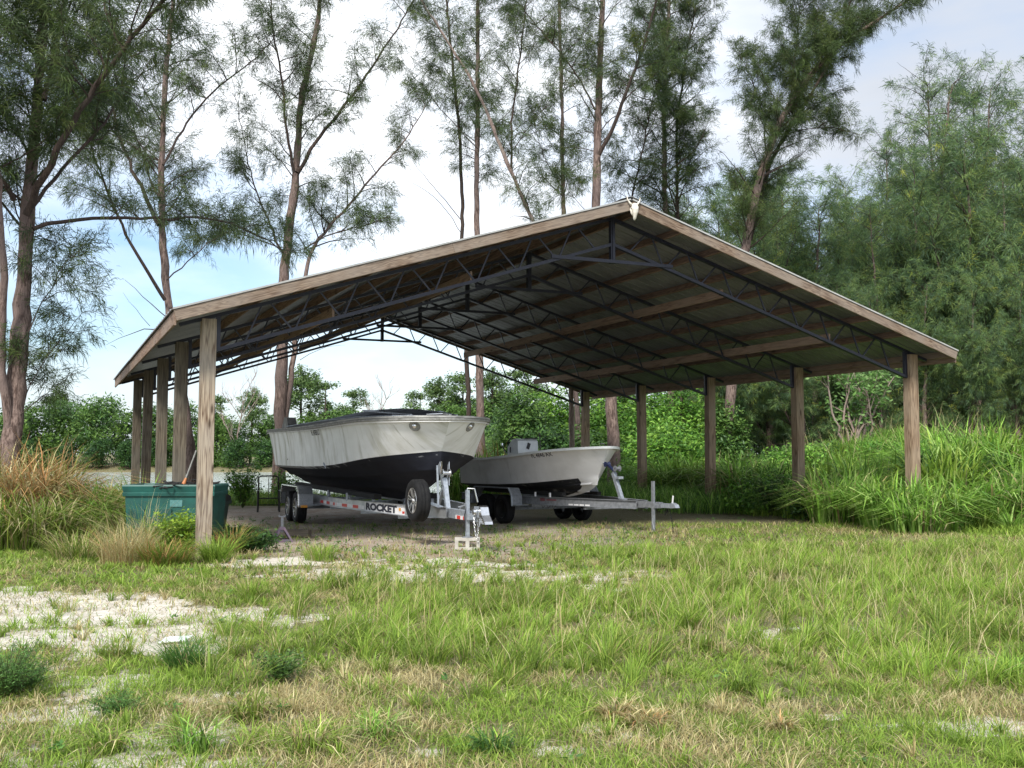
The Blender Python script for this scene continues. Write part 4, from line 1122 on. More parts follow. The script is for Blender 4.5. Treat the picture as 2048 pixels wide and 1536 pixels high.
GREENS = np.array([(.045, .078, .024), (.058, .098, .027), (.034, .062, .026), (.078, .112, .030), (.044, .074, .034)])
def foliage(limbs, seed, density=1.0, need=.20, spread=1.6, wd=.0125, green=1.0, minf=.15, per=.34, twigs=8, per_twig=16, updir=.55, yellow=0., boost=1.0):
    """branches, twigs and drooping needle sprays along limb paths. limbs: (P, rad, q, f0, len_scale)"""
    density *= boost; twigs = int(twigs * 2.1); per *= .68; g = np.random.default_rng(seed); sub = []; NP, ND, NL, NC = [], [], [], []
    for (P, rad, q, f0, ls) in limbs:
        tot = q[-1]; t = tot * f0
        while t < tot:
            i = min(int(np.searchsorted(q, t)), len(P) - 1); base = P[i]; tan = P[min(i + 1, len(P) - 1)] - P[max(i - 1, 0)]; tan /= np.linalg.norm(tan) + 1e-9
            fr = (t - tot * f0) / (tot * (1 - f0) + 1e-9)
            az = g.uniform(0, 2 * np.pi); d = np.array([np.cos(az), np.sin(az), updir * g.uniform(.3, 1.5)]) + tan * .45; d /= np.linalg.norm(d)
            ln = spread * ls * g.uniform(.5, 1.5) * (1 - .45 * fr)
            k = 7; pts = [base]; dd = d.copy()
            for j in range(k):
                dd = dd + g.normal(size=3) * .13 + np.array([0, 0, -.05 + .03 * (j < 3)]); dd /= np.linalg.norm(dd); pts.append(pts[-1] + dd * ln / k)
            pts = np.array(pts); r0 = min(max(.011 * ln + .004, .008), rad[i] * .6 + .004)
            sub.append((pts, np.linspace(r0, .004, k + 1)))
            dens = density * (g.uniform(.4, 1.0) if g.random() > .12 else .0)
            ntw = int(twigs * ln * (dens > 0)) + (dens > 0)
            for _ in range(ntw):
                f = g.uniform(.22, 1.0); ii = f * k; a = int(min(ii, k - 1)); o = pts[a] + (pts[a + 1] - pts[a]) * (ii - a)
                td = (pts[a + 1] - pts[a]); td /= np.linalg.norm(td); td = td * .6 + g.normal(size=3) * .7 + np.array([0, 0, .12]); td /= np.linalg.norm(td)
                tl = g.uniform(.3, .85) * (1.1 - .4 * f); e = o + td * tl
                if g.random() < .35: sub.append((np.array([o, o + td * tl * .5, e]), np.array([.005, .004, .003])))
                m = int(per_twig * dens) + 3
                fr2 = g.uniform(.15, 1, m)[:, None]; NP.append(o + (e - o) * fr2 + g.normal(size=(m, 3)) * .05)
                nd = td * .75 + g.normal(size=(m, 3)) * .42 + np.array([0, 0, -.22]); nd /= np.linalg.norm(nd, axis=1)[:, None]
                ND.append(nd); NL.append(g.uniform(.6, 1.25, m) * need)
                base_c = GREENS[g.integers(len(GREENS))] * g.uniform(.75, 1.25)
                if g.random() < yellow: base_c = base_c * np.array([1.9, 1.45, .8])
                NC.append(np.tile(base_c, (m, 1)) * g.uniform(.8, 1.2, (m, 1)) * np.array(green))
            t += per * g.uniform(.6, 1.4)
    NP = np.concatenate(NP); ND = np.concatenate(ND); NL = np.concatenate(NL); NC = np.concatenate(NC)
    V, F, C = needles(NP, ND, NL, wd, .22, NC)
    sub = [(p, r) for p, r in sub]
    SV, SF = tubes_np(sub, 4)
    return (V, F, C), (SV, SF)

def merge_mesh(name, Vl, Fl, Cl, mats):
    V = []; F = []; C = []; MI = []; o = 0
    for i, (v, f) in enumerate(zip(Vl, Fl)):
        V.append(v); F.append(f + o); o += len(v); MI.append(np.full(len(f), i)); C.append(Cl[i] if Cl[i] is not None else np.ones((len(v), 3)) * .1)
    return tri_mesh(name, np.concatenate(V), np.concatenate(F), mats, np.concatenate(C), np.concatenate(MI))

def traced_tree(label, dist, limbs, seed, bark='bark', density=1.0, spread=1.6, f0=.3, group='casuarina trees behind the shed', green=(1.25, 1.18, 1.15), per=.34, twigs=8, per_twig=16, need=.23, name='casuarina_tree', yellow=0.):
    """limbs: list of (pixel polyline, (r0,r1), depth offset at the tip, foliage start fraction, length scale); the first is the trunk"""
    base = at(*limbs[0][0][0], dist); x0, y0 = base.x, dist
    root = empty(name, (x0, y0, hz(x0, y0)), 0, label, 'tree', group)
    ox = np.array([x0, y0, hz(x0, y0)])
    paths = []; g = random.Random(seed)
    for k, L_ in enumerate(limbs):
        px, (r0, r1), dz, ff, ls = L_
        n = len(px); d_start = dist + (L_[5] if len(L_) > 5 else 0)
        pts = [np.array(at(a, b, d_start + dz * i / max(1, n - 1))) - ox for i, (a, b) in enumerate(px)]
        if k == 0: pts = [np.array([pts[0][0] + .0, 0, -.3])] + [p for p in pts if p[2] > .25]; rr_ = [r0 * .95] + list(np.linspace(r0 * .78, r1 * .7, len(pts) - 1))
        else: rr_ = np.linspace(r0 * .68, r1 * .6, len(pts))
        P, rd, q = smooth_path(pts, rr_, .3, .035 if k else .02, seed + k)
        paths.append((P, rd, q, ff, ls))
    # trunks and limbs
    V, F = tubes_np([(paths[0][0], paths[0][1])], 16)
    V = V + (fbm(V[:, 2] * 1.4 + V[:, 0] * 6, V[:, 1] * 6, seed)[:, None] - .5) * .07
    cen = np.repeat(paths[0][0], 16, 0); V = cen + (V - cen) * (1 + .22 * (fbm(np.arange(len(V)) % 16 * .9, V[:, 2] * 2.2, seed + 3) - .5))[:, None]
    me = tri_mesh('trunk', V, F, M[bark], smooth=True); link(bpy.data.objects.new('trunk', me), root)
    if len(paths) > 1:
        for P, rd, q, ff, ls in paths[1:]:
            V, F = tubes_np([(P, rd)], 8)
            me = tri_mesh('limb', V, F, M['bark_dark' if rd[0] < .09 else bark], smooth=True); link(bpy.data.objects.new('limb', me), root)
    (V, F, C), (SV, SF) = foliage([(P, rd, q, ff, ls) for P, rd, q, ff, ls in paths if ff < 1], seed + 50, density, need, spread, green=green, per=per, twigs=twigs, per_twig=per_twig, yellow=yellow, boost=1.8)
    me = merge_mesh('crown', [V, SV], [F, SF], [C, None], [M['needle'], M['bark_dark']])
    link(bpy.data.objects.new('crown', me), root)
    return root

# ------------------------------------------------------------------ tall casuarinas behind the shed (limbs follow the photograph)
traced_tree('thick pinkish casuarina trunk at the far left edge, forking above a brown reed clump', 21.5,
    [([(20, 905), (32, 800), (42, 620), (52, 470), (62, 330), (78, 180), (88, 0), (92, -260)], (.26, .10), 1.0, .42, 1.1),
     ([(52, 430), (90, 340), (140, 250), (205, 150), (280, 60), (360, -40), (430, -160)], (.12, .04), -2, .32, 1.0),
     ([(66, 458), (105, 440), (170, 434), (260, 434), (330, 440), (420, 432), (520, 466), (560, 500)], (.075, .02), 2.2, .25, .42),
     ([(60, 420), (110, 350), (170, 290), (215, 245), (240, 180), (260, 60)], (.065, .03), 2.5, .3, .8),
     ([(25, 950), (2, 700), (8, 560), (4, 470), (-6, 330), (-30, 100), (-60, -100)], (.15, .07), -1.2, .5, 1.0),
     ([(28, 400), (5, 360), (-30, 300), (-90, 180)], (.09, .03), -1, .3, 1.1),
     ([(88, 200), (108, 110), (130, 0), (150, -150)], (.09, .04), 1.5, .1, 1.1),
     ([(38, 690), (70, 640), (110, 560), (140, 500), (160, 470)], (.025, .008), 1.0, .3, .55),
     ([(30, 860), (60, 760), (100, 700), (150, 650), (165, 625)], (.022, .007), 1.2, .3, .45),
     ([(40, 830), (75, 800), (110, 775)], (.016, .006), .8, .4, .4)], 101, density=1.1, spread=1.9, per=.27, twigs=9)
traced_tree('slender casuarina with a leaning foot rising behind the left end of the shed roof', 31,
    [([(386, 960), (376, 860), (350, 700), (335, 600), (325, 480), (322, 350), (330, 180), (345, 0), (355, -250)], (.20, .07), 1.0, .42, .9),
     ([(330, 600), (300, 550), (262, 490), (230, 420), (190, 320), (160, 220), (130, 120)], (.085, .025), -2.5, .35, .7),
     ([(318, 450), (285, 380), (255, 320), (232, 250), (215, 150), (200, 20)], (.10, .03), 1.8, .3, .75),
     ([(320, 400), (300, 360), (280, 290), (258, 230)], (.06, .02), 3.0, .2, .7),
     ([(326, 330), (375, 240), (440, 170), (520, 110), (560, 60)], (.06, .02), 2.0, .3, .7),
     ([(334, 560), (380, 520), (430, 470), (500, 450)], (.035, .012), 2.2, .3, .5),
     ([(340, 640), (290, 595), (250, 560)], (.025, .008), .5, 1.0, .5),
     ([(345, 660), (300, 650), (255, 665), (212, 690)], (.03, .006), -1.0, 1.0, .5),
     ([(300, 652), (270, 615), (246, 585)], (.012, .004), -1.4, 1.0, .5)], 131, density=.95, spread=1.9, per=.31)
traced_tree('twin trunked casuarina forking into long bare limbs directly behind the big boat', 34,
    [([(558, 950), (562, 780), (566, 640), (568, 540), (585, 400), (592, 345), (602, 200), (630, 80), (645, -30), (670, -300)], (.27, .07), 1.0, .45, .85),
     ([(563, 905), (577, 800), (588, 700), (606, 600), (614, 520), (640, 470), (690, 420), (760, 335), (820, 270), (850, 210)], (.16, .02), 2.0, .5, .85),
     ([(588, 345), (578, 310), (570, 230), (560, 130), (545, 60), (535, -80)], (.08, .03), -1.5, .2, .8),
     ([(594, 345), (640, 270), (700, 200), (750, 125), (800, 50), (850, -40)], (.10, .03), 2.0, .2, .8),
     ([(570, 520), (540, 450), (510, 380), (490, 300), (470, 180)], (.06, .015), 2.5, .25, .75),
     ([(608, 500), (650, 470), (720, 455), (790, 430)], (.045, .012), -1.5, .3, .6),
     ([(566, 500), (520, 480), (460, 460), (400, 480)], (.035, .01), .5, .35, .5),
     ([(600, 700), (630, 660), (660, 630), (690, 640), (700, 670)], (.02, .005), 1.5, 1.0, .5),
     ([(600, 720), (650, 690), (690, 690)], (.015, .005), 1.5, 1.0, .5)], 161, density=.85, spread=1.8, per=.33)
traced_tree('thin straight casuarina pair standing above the left roof slope', 37,
    [([(962, 950), (960, 800), (958, 640), (954, 460), (955, 250), (956, 0), (958, -250)], (.20, .07), .6, .5, .75),
     ([(940, 900), (930, 620), (925, 470), (922, 300), (905, 130), (893, 0), (880, -200)], (.13, .05), 1.5, .55, .8),
     ([(922, 440), (880, 390), (840, 340), (805, 300)], (.025, .006), 1.0, 1.0, .3),
     ([(925, 470), (880, 400), (830, 365), (785, 350)], (.02, .005), -1.0, 1.0, .3),
     ([(958, 300), (900, 240), (850, 180), (800, 120)], (.03, .01), 1.0, .35, .7)], 191, density=.9, spread=1.5, per=.33)
traced_tree('leaning casuarina limb curving left over the roof between two straight trunks', 35,
    [([(1143, 905), (1143, 780), (1120, 560), (1066, 442), (1024, 350), (985, 250), (940, 150), (880, 60), (820, -40)], (.12, .04), -2.0, .4, .75),
     ([(1024, 350), (1020, 260), (1035, 150), (1050, 30), (1060, -150)], (.06, .03), 1.0, .1, .8),
     ([(1010, 320), (1060, 250), (1110, 190)], (.03, .01), 1.0, .2, .6)], 211, bark='bark_pale', density=.95, spread=1.5)
traced_tree('thin upright casuarina just left of the shed peak', 40,
    [([(1160, 900), (1130, 500), (1126, 400), (1124, 200), (1118, 0), (1112, -250)], (.14, .06), 1.0, .45, .8),
     ([(1126, 380), (1080, 300), (1060, 200)], (.03, .01), 1.0, .2, .7)], 231, density=.9, spread=1.5, yellow=.06)
traced_tree('thickest casuarina trunk directly behind the shed peak, with a limb leaning right', 36,
    [([(1228, 905), (1215, 700), (1190, 480), (1192, 400), (1196, 250), (1200, 120), (1205, 0), (1210, -300)], (.27, .10), .5, .52, 1.0),
     ([(1198, 310), (1225, 260), (1250, 190), (1280, 110), (1312, 0), (1345, -150)], (.11, .05), -1.5, .2, .85),
     ([(1190, 220), (1150, 140), (1090, 70), (1030, 0), (960, -80)], (.05, .02), 1.5, .2, .9),
     ([(1192, 440), (1150, 400), (1100, 330)], (.02, .006), .5, .3, .6)], 251, density=1.15, spread=1.7, per=.30, yellow=.05)
traced_tree('dense dark casuarina with two thin stems right of the shed peak', 41,
    [([(1345, 900), (1335, 600), (1330, 400), (1328, 220), (1335, 60), (1345, -150), (1350, -350)], (.17, .06), .5, .42, 1.15),
     ([(1365, 900), (1360, 600), (1356, 430), (1352, 260), (1370, 120), (1400, -30)], (.13, .04), 1.5, .42, 1.1),
     ([(1262, 700), (1262, 400), (1285, 300), (1300, 220), (1330, 100)], (.07, .03), -1.5, .4, .8)], 271, density=1.1, spread=1.9, per=.23, green=(1.1, 1.08, 1.05))
traced_tree('tall casuarina leaning to the right against the open sky', 39,
    [([(1455, 880), (1480, 560), (1495, 470), (1520, 350), (1560, 240), (1610, 160), (1680, 90), (1770, 30), (1850, -20)], (.26, .05), -1.0, .42, 1.1),
     ([(1500, 480), (1540, 320), (1590, 240), (1640, 160), (1690, 60), (1710, -60)], (.13, .04), 1.5, .35, 1.1),
     ([(1530, 330), (1530, 240), (1510, 170), (1480, 110)], (.05, .015), .5, .2, .8),
     ([(1545, 270), (1600, 262), (1660, 250), (1720, 270)], (.04, .012), -.5, .35, .6),
     ([(1580, 210), (1590, 110), (1600, 20), (1610, -120)], (.06, .02), 1.5, .1, 1.0)], 291, density=1.4, spread=1.8, per=.24)

# ------------------------------------------------------------------ casuarina wood on the right: a few models, many copies
def casuarina_model(seed, H, name='casuarina_tree', spread=2.3, green=1.0, lean=.4, low=.12, density=.7, need=.34, wd=.019):
    g = np.random.default_rng(seed); limbs = []
    pts = [np.array([0, 0, -.3])]; 
    for i in range(1, 9): pts.append(np.array([lean * (i / 8) ** 1.5 * H * .12 + g.normal() * .08, g.normal() * .08, H * i / 8]))
    P, rd, q = smooth_path(pts, np.linspace(.20, .02, 9), .4, .04, seed); limbs.append((P, rd, q, low, 1.0))
    for k in range(4):
        i = int(len(P) * g.uniform(.2, .5)); b = P[i]; az = g.uniform(0, 6.28); hh = H * g.uniform(.35, .5)
        pp = [b, b + np.array([np.cos(az), np.sin(az), 1.4]) * hh * .25, b + np.array([np.cos(az) * .42, np.sin(az) * .42, .95]) * hh]
        P2, r2_, q2 = smooth_path(pp, [rd[i] * .6, rd[i] * .4, .015], .4, .04, seed + k + 1); limbs.append((P2, r2_, q2, .2, .75))
    root = empty(name, (0, 0, 0)); 
    V, F = tubes_np([(P, rd)], 9); link(bpy.data.objects.new('trunk', tri_mesh('trunk', V, F, M['bark'], smooth=True)), root)
    for P2, r2_, q2, _, _ in limbs[1:]:
        V, F = tubes_np([(P2, r2_)], 6); link(bpy.data.objects.new('limb', tri_mesh('limb', V, F, M['bark_dark'], smooth=True)), root)
    (V, F, C), (SV, SF) = foliage(limbs, seed + 9, density, need, spread, wd=wd, green=green, per=.27, twigs=6, per_twig=20, updir=.8, yellow=.05)
    link(bpy.data.objects.new('crown', merge_mesh('crown', [V, SV], [F, SF], [C, None], [M['needle'], M['bark_dark']])), root)
    return root
def copy_tree(o, parent=None):
    c = o.copy(); S.collection.objects.link(c); c.parent = parent
    for ch_ in o.children: copy_tree(ch_, c)
    return c
ORD = ['leftmost', 'second from the left', 'third from the left', 'fourth from the left', 'fifth from the left', 'sixth from the left', 'seventh from the left', 'eighth from the left', 'ninth from the left',
       'tenth from the left', 'eleventh from the left', 'twelfth from the left', 'thirteenth from the left', 'fourteenth from the left', 'fifteenth from the left', 'sixteenth from the left', 'seventeenth from the left', 'eighteenth from the left']
def plant_row(models, spots, label, cat, group, used):
    """spots: (px, dist, height scale, model index); each gets its own label by its order in the row"""
    spots = sorted(spots, key=lambda s: s[0])
    for i, (px, d, sc, mi) in enumerate(spots):
        o = models[mi] if mi not in used else copy_tree(models[mi]); used.add(mi)
        p = at(px, 900, d); o.location = (p.x, d, hz(p.x, d) - .05); o.rotation_euler = (0, 0, (px * 7.13 + d) % 6.28 if i else .3)
        o.scale = (sc * (1 + .12 * math.sin(px)), sc * (1 + .12 * math.sin(px)), sc)
        tag(o, label % ORD[i] if i < len(spots) - 1 else label % 'rightmost', cat, group)
TM = [casuarina_model(500, 16, green=(2.3, 2.25, 2.7), lean=.9), casuarina_model(520, 14, green=(2.7, 2.6, 3.0), spread=2.1, lean=-.3), casuarina_model(540, 17, green=(2.0, 1.95, 2.5), spread=2.5, lean=.3), casuarina_model(560, 12, green=(2.2, 2.2, 2.6), spread=2.6, low=.05, density=1.0)]  # needle tints raised and greyed: distance haze painted into the colour
used = set()
def hs(py, d, H): return (1.5 + (HORIZON - py) * d / FPX) / H
back = [(1380, 64, 470, 1), (1450, 60, 445, 3), (1525, 64, 425, 1), (1590, 62, 415, 1), (1655, 66, 430, 0), (1720, 58, 395, 1), (1775, 62, 300, 2), (1835, 60, 195, 0), (1885, 66, 190, 2), (1945, 60, 215, 0), (1990, 64, 190, 2), (2050, 60, 150, 0), (2120, 62, 170, 2)]
HT = [16, 14, 17, 12]
plant_row(TM, [(a, b, hs(c, b, HT[d]), d) for a, b, c, d in back], 'tall casuarina in the back row of the right hand wood, %s', 'tree', 'tall casuarinas of the right hand wood', used)
mid = [(1415, 54, 440, 1), (1440, 52, 470, 3), (1490, 48, 430, 1), (1545, 50, 410, 1), (1585, 50, 420, 3), (1635, 46, 440, 1), (1700, 50, 470, 3), (1770, 46, 455, 1), (1840, 48, 390, 3), (1900, 50, 420, 1), (1960, 46, 330, 3), (2030, 50, 380, 1), (2100, 46, 350, 3)]
plant_row(TM, [(a, b, hs(c, b, HT[d]), d) for a, b, c, d in mid], 'bushy casuarina in the middle row of the right hand wood, %s', 'tree', 'bushy casuarinas of the right hand wood', used)
low = [(1400, 44, 690, 3), (1470, 42, 640, 3), (1540, 44, 650, 3), (1610, 41, 640, 3), (1690, 43, 620, 3), (1765, 41, 640, 3), (1850, 42, 600, 3), (1940, 40, 620, 3), (2035, 41, 590, 3)]
plant_row(TM, [(a, b, hs(c, b, HT[d]), d) for a, b, c, d in low], 'low spreading casuarina at the front edge of the right wood, %s', 'tree', 'low casuarinas at the edge of the wood', used)

#@@THICK
# ------------------------------------------------------------------ broad-leaved bushes and the far shore
def leaves(P, N, size, C, asp=.45):
    n = len(P); N = N / (np.linalg.norm(N, axis=1)[:, None] + 1e-9)
    u = np.cross(N, rng.normal(size=(n, 3))); u /= np.linalg.norm(u, axis=1)[:, None] + 1e-9; w = np.cross(N, u)
    s = size[:, None]
    V = np.stack([P - u * s, P + w * s * asp - N * s * .15, P + u * s, P - w * s * asp - N * s * .15], 1).reshape(-1, 3)
    k = np.arange(n)[:, None] * 4
    return V, np.concatenate([k + [0, 1, 2], k + [0, 2, 3]]), np.repeat(C, 4, 0)
def leafy(blobs, n, size, cols, seed, droop=.0):
    """leaf clumps scattered through several ellipsoids, denser near the surface, with gaps"""
    g = np.random.default_rng(seed); Ps = []; Cs = []; Ns = []
    vol = np.array([b[3] * b[4] * b[5] for b in blobs]) ** .67; vol /= vol.sum()
    cols = np.array(cols)
    for b, fr in zip(blobs, vol):
        c = np.array(b[:3]); r = np.array(b[3:6]); nc = max(4, int(n * fr / 26))
        d = g.normal(size=(nc, 3)); d /= np.linalg.norm(d, axis=1)[:, None]; rad = g.uniform(.35, 1.08, nc) ** .6
        cc = c + d * r * rad[:, None]; cc = cc[(g.random(nc) < .85)]
        for q in cc:
            m = 26; sg = .11 * r.mean() + size * 1.2
            p = q + g.normal(size=(m, 3)) * sg * np.array([1, 1, .7]); Ps.append(p)
            out_ = (q - c) / r; Ns.append(np.tile(out_ * .5 + np.array([0, 0, .7]), (m, 1)) + g.normal(size=(m, 3)) * .55)
            Cs.append(np.tile(cols[g.integers(len(cols))], (m, 1)) * g.uniform(.7, 1.3, (m, 1)))
    P = np.concatenate(Ps); N = np.concatenate(Ns); C = np.concatenate(Cs)
    return leaves(P, N, g.uniform(.6, 1.3, len(P)) * size, C)
def bush(name, label, cat, group, loc, blobs, n, size, cols, seed, stems=5, rz=0):
    root = empty(name, loc, rz, label, cat, group); g = random.Random(seed)
    V, F, C = leafy(blobs, n, size, cols, seed)
    link(bpy.data.objects.new('foliage', tri_mesh('foliage', V, F, M['leaf'], C)), root)
    paths = []
    for b in blobs:
        for k in range(stems):
            e = np.array(b[:3]) + np.array([g.uniform(-.6, .6) * b[3], g.uniform(-.6, .6) * b[4], g.uniform(-.3, .8) * b[5]])
            s0 = np.array([b[0] * .5 + g.uniform(-.1, .1), b[1] * .5, -.1]); m_ = (s0 + e) / 2 + np.array([g.uniform(-.2, .2), g.uniform(-.2, .2), .1])
            r0 = .012 * (b[5] + b[2])
            P, rd, q = smooth_path([s0, m_, e], [r0, r0 * .6, r0 * .2], .3, .03, seed + k); paths.append((P, rd))
    V, F = tubes_np(paths, 5); link(bpy.data.objects.new('stems', tri_mesh('stems', V, F, M['bark_dark'], smooth=True)), root)
    return root
LIME = [(.18, .36, .05), (.12, .28, .04), (.24, .42, .07), (.07, .17, .03)]
DEEP = [(.05, .12, .03), (.035, .085, .025), (.08, .17, .035), (.03, .07, .03)]
MIDG = [(.11, .21, .045), (.075, .155, .035), (.15, .26, .06), (.06, .13, .04)]
# bushes behind the back posts, between the skiff and the mound
for (px, d, top, wpx, cols, seed, lb) in [
    (1040, 40, 775, 95, MIDG, 1, 'yellow green pepper bush behind the console of the skiff'),
    (1105, 43, 770, 110, LIME, 2, 'bright green bush left of the rearmost right post'),
    (1205, 41, 790, 90, LIME, 3, 'lime green bush right of the rearmost right post, round a reddish trunk'),
    (1300, 40, 780, 120, LIME, 4, 'big bright leafy bush behind the second post from the back'),
    (1370, 41, 775, 120, LIME, 5, 'bright leafy bush directly left of the middle right post'),
    (1335, 37, 850, 150, LIME, 6, 'low bright green undergrowth bush between the two back right posts'),
    (1180, 39, 860, 150, MIDG, 7, 'mid green bush behind the bow of the skiff'),
    (1450, 39, 800, 70, MIDG, 8, 'vine covered shrub just right of the middle right post'),
    (1090, 38, 850, 120, DEEP, 9, 'dark shrub behind the skiff console')]:
    p = at(px, 900, d); z0 = hz(p.x, d); ht = (HORIZON - top) * d / FPX + 1.5 - z0; w = wpx * d / FPX / 2
    bl_ = [(0, 0, ht * .55, w, w * .9, ht * .45), (-w * .6, -.3, ht * .4, w * .7, w * .7, ht * .36), (w * .6, .2, ht * .42, w * .7, w * .7, ht * .38), (w * .2, -.4, ht * .22, w, w * .8, ht * .22)]
    bush('shrub', lb, 'shrub', 'broad leaved bushes behind the right hand posts', (p.x, d, z0), bl_, 15000, .085, cols, seed + 600)

# far shore of the lake
def pine_model(seed, H):
    g = random.Random(seed); root = empty('pine_tree', (0, 0, 0)); blobs = []; paths = []
    P, rd, q = smooth_path([(0, 0, -.3), (g.uniform(-.3, .3), 0, H * .5), (g.uniform(-.4, .4), 0, H)], [.19, .13, .04], .5, .05, seed); paths.append((P, rd))
    for k in range(13):
        f = g.uniform(.48, 1.0); a = g.uniform(0, 6.28); b = P[int(f * (len(P) - 1))]; r = H * .2 * g.uniform(.4, 1.1) * (1.25 - .6 * f)
        e = b + np.array([math.cos(a) * r, math.sin(a) * r, H * .06]); paths.append((np.array([b, (b + e) / 2 + np.array([0, 0, -.05]), e]), np.array([.06, .04, .02])))
        s = H * g.uniform(.055, .10); blobs.append((*e, s * 1.25, s * 1.25, s * .8))
    V, F = tubes_np(paths, 6); link(bpy.data.objects.new('trunk', tri_mesh('trunk', V, F, M['bark_dark'], smooth=True)), root)
    V, F, C = leafy(blobs, 5200, .15, [(.10, .17, .05), (.075, .135, .045), (.12, .19, .055)], seed)
    link(bpy.data.objects.new('crown', tri_mesh('crown', V, F, M['leaf'], C)), root); return root
def mangrove_model(seed, H, cols):
    g = random.Random(seed); w = H * .52; bl_ = []
    for k in range(11):
        f = g.uniform(.1, .95); a = g.uniform(0, 6.28); s = H * g.uniform(.14, .24) * (1.15 - .3 * f)
        bl_.append((math.cos(a) * w * g.uniform(.1, .75) * (1.15 - f * .6), math.sin(a) * w * g.uniform(.1, .75) * (1.15 - f * .6), f * H * .85, s * 1.2, s * 1.2, s))
    return bush('mangrove_tree', None, None, None, (0, 0, 0), bl_, 7000, .16, cols, seed, 1)
FM = [pine_model(700, 9.5), pine_model(701, 8.5), mangrove_model(710, 6.5, MIDG), mangrove_model(711, 5.5, DEEP), mangrove_model(712, 6, [(.075, .15, .03), (.11, .2, .035), (.05, .10, .03)])]
FH = [9.5, 8.5, 6.5, 5.5, 6]
for o in FM:
    o.location = (0, 400, -30)
used2 = set()
def fs(py, d, H): return (1.5 - .2 + (HORIZON - py) * d / FPX) / H
pines = [(118, 126, 778, 0), (440, 122, 800, 1), (500, 118, 775, 0), (600, 120, 732, 0), (650, 118, 770, 1), (705, 124, 788, 1), (840, 120, 792, 1), (880, 124, 765, 0), (925, 118, 770, 1), (985, 116, 745, 0), (1030, 118, 760, 1), (1075, 115, 770, 0)]
plant_row(FM, [(a, b, fs(c, b, FH[d]), d) for a, b, c, d in pines], 'round crowned pine standing across the lake, %s of the pines there', 'tree', 'pines on the far shore', used2)
mang = [(20, 118, 800, 2), (75, 116, 790, 4), (135, 120, 785, 2), (200, 118, 775, 2), (260, 116, 805, 4), (315, 118, 795, 2), (375, 117, 790, 4), (430, 119, 815, 2), (480, 116, 830, 4), (540, 118, 815, 2), (620, 117, 815, 4), (680, 118, 805, 2), (750, 116, 810, 4), (820, 118, 800, 2), (890, 117, 800, 4), (950, 116, 790, 2), (1010, 118, 790, 4)]
plant_row(FM, [(a, b, fs(c, b, FH[d]), d) for a, b, c, d in mang], 'mid green mangrove of the upper bank across the lake, %s', 'tree', 'mangroves on the far shore', used2)
wl = [(-20, 112, 870, 3), (50, 113, 865, 3), (125, 112, 875, 3), (190, 112, 865, 3), (255, 112, 870, 3), (320, 113, 865, 3), (400, 112, 870, 3), (470, 112, 865, 3), (530, 113, 870, 3), (620, 112, 870, 3), (690, 112, 865, 3), (780, 112, 860, 3), (870, 112, 865, 3), (950, 112, 860, 3)]
plant_row(FM, [(a, b, fs(c, b, FH[d]), d) for a, b, c, d in wl], 'dark low mangrove at the waterline across the lake, %s', 'tree', 'dark mangroves along the far waterline', used2)
th = [(1010, 60, 740, 2), (1090, 55, 740, 2), (1180, 52, 735, 4), (1270, 54, 740, 2), (1350, 52, 730, 4), (1430, 56, 745, 3), (1510, 54, 760, 3), (1590, 56, 765, 3), (1670, 54, 760, 3), (1750, 55, 765, 3), (1840, 54, 760, 3), (1930, 55, 765, 3), (2030, 54, 755, 3), (2110, 55, 760, 3)]
plant_row(FM, [(a, b, fs(c, b, FH[d]), d) for a, b, c, d in th], 'leafy thicket bush in the gap below the casuarinas, %s', 'bush', 'thicket under the casuarinas', used2)
# dead bleached tree over the boat
def dead_tree(label, px, d, top, seed, name='dead_tree'):
    p = at(px, 900, d); root = empty(name, (p.x, d, hz(p.x, d)), 0, label, 'dead tree'); g = random.Random(seed); H = 1.5 + (HORIZON - top) * d / FPX; paths = []
    def br(b, dr, ln, r, lev):
        n = 4; pts = [b]
        for i in range(n):
            dr = (dr + np.array([g.uniform(-.3, .3), g.uniform(-.3, .3), g.uniform(-.05, .25)])); dr = dr / np.linalg.norm(dr); pts.append(pts[-1] + dr * ln / n)
        paths.append((np.array(pts), np.linspace(r, r * .35, n + 1)))
        if lev < 3:
            for k in range(4 if lev else 7):
                i = g.randint(1, n); a = g.uniform(0, 6.28); br(pts[i], dr * .5 + np.array([math.cos(a) * .7, math.sin(a) * .7, .5]), ln * .5, r * .5, lev + 1)
    br(np.array([0, 0, 0.]), np.array([0, 0, 1.]), H * .8, .10, 0)
    V, F = tubes_np(paths, 4); link(bpy.data.objects.new('branches', tri_mesh('branches', V, F, M['bark_pale'], smooth=True)), root)
dead_tree('grey leafless tree across the lake above the cover of the big boat', 745, 112, 768, 5)
dead_tree('grey leafless tree across the lake left of the twin trunks', 478, 112, 770, 8)

# castor shrub with bare pale limbs on the mound
p = at(1720, 860, 31.5); z0 = hz(p.x, 31.5); g = random.Random(12)
cs = empty('castor_shrub', (p.x, 31.5, z0), 0, 'straggly shrub with bare pale limbs and star shaped leaves on top of the mound', 'shrub')
paths = []; tips = []
for k in range(9):
    a = g.uniform(-1, 1); e = np.array([a * 1.5, g.uniform(-.6, .6), g.uniform(1.3, 3.0)]); s0 = np.array([g.uniform(-.4, .4), 0, -.1])
    P, rd, q = smooth_path([s0, (s0 + e) / 2 + np.array([g.uniform(-.3, .3), 0, .1]), e], [.045, .03, .012], .2, .04, k); paths.append((P, rd)); tips.append(e)
    for j in range(4):
        i = g.randint(3, max(4, len(P) - 2)); i = min(i, len(P) - 1); e2 = P[i] + np.array([g.uniform(-.5, .5), g.uniform(-.4, .4), g.uniform(.1, .6)]); paths.append((np.array([P[i], (P[i] + e2) / 2, e2]), np.array([.016, .012, .007]))); tips.append(e2)
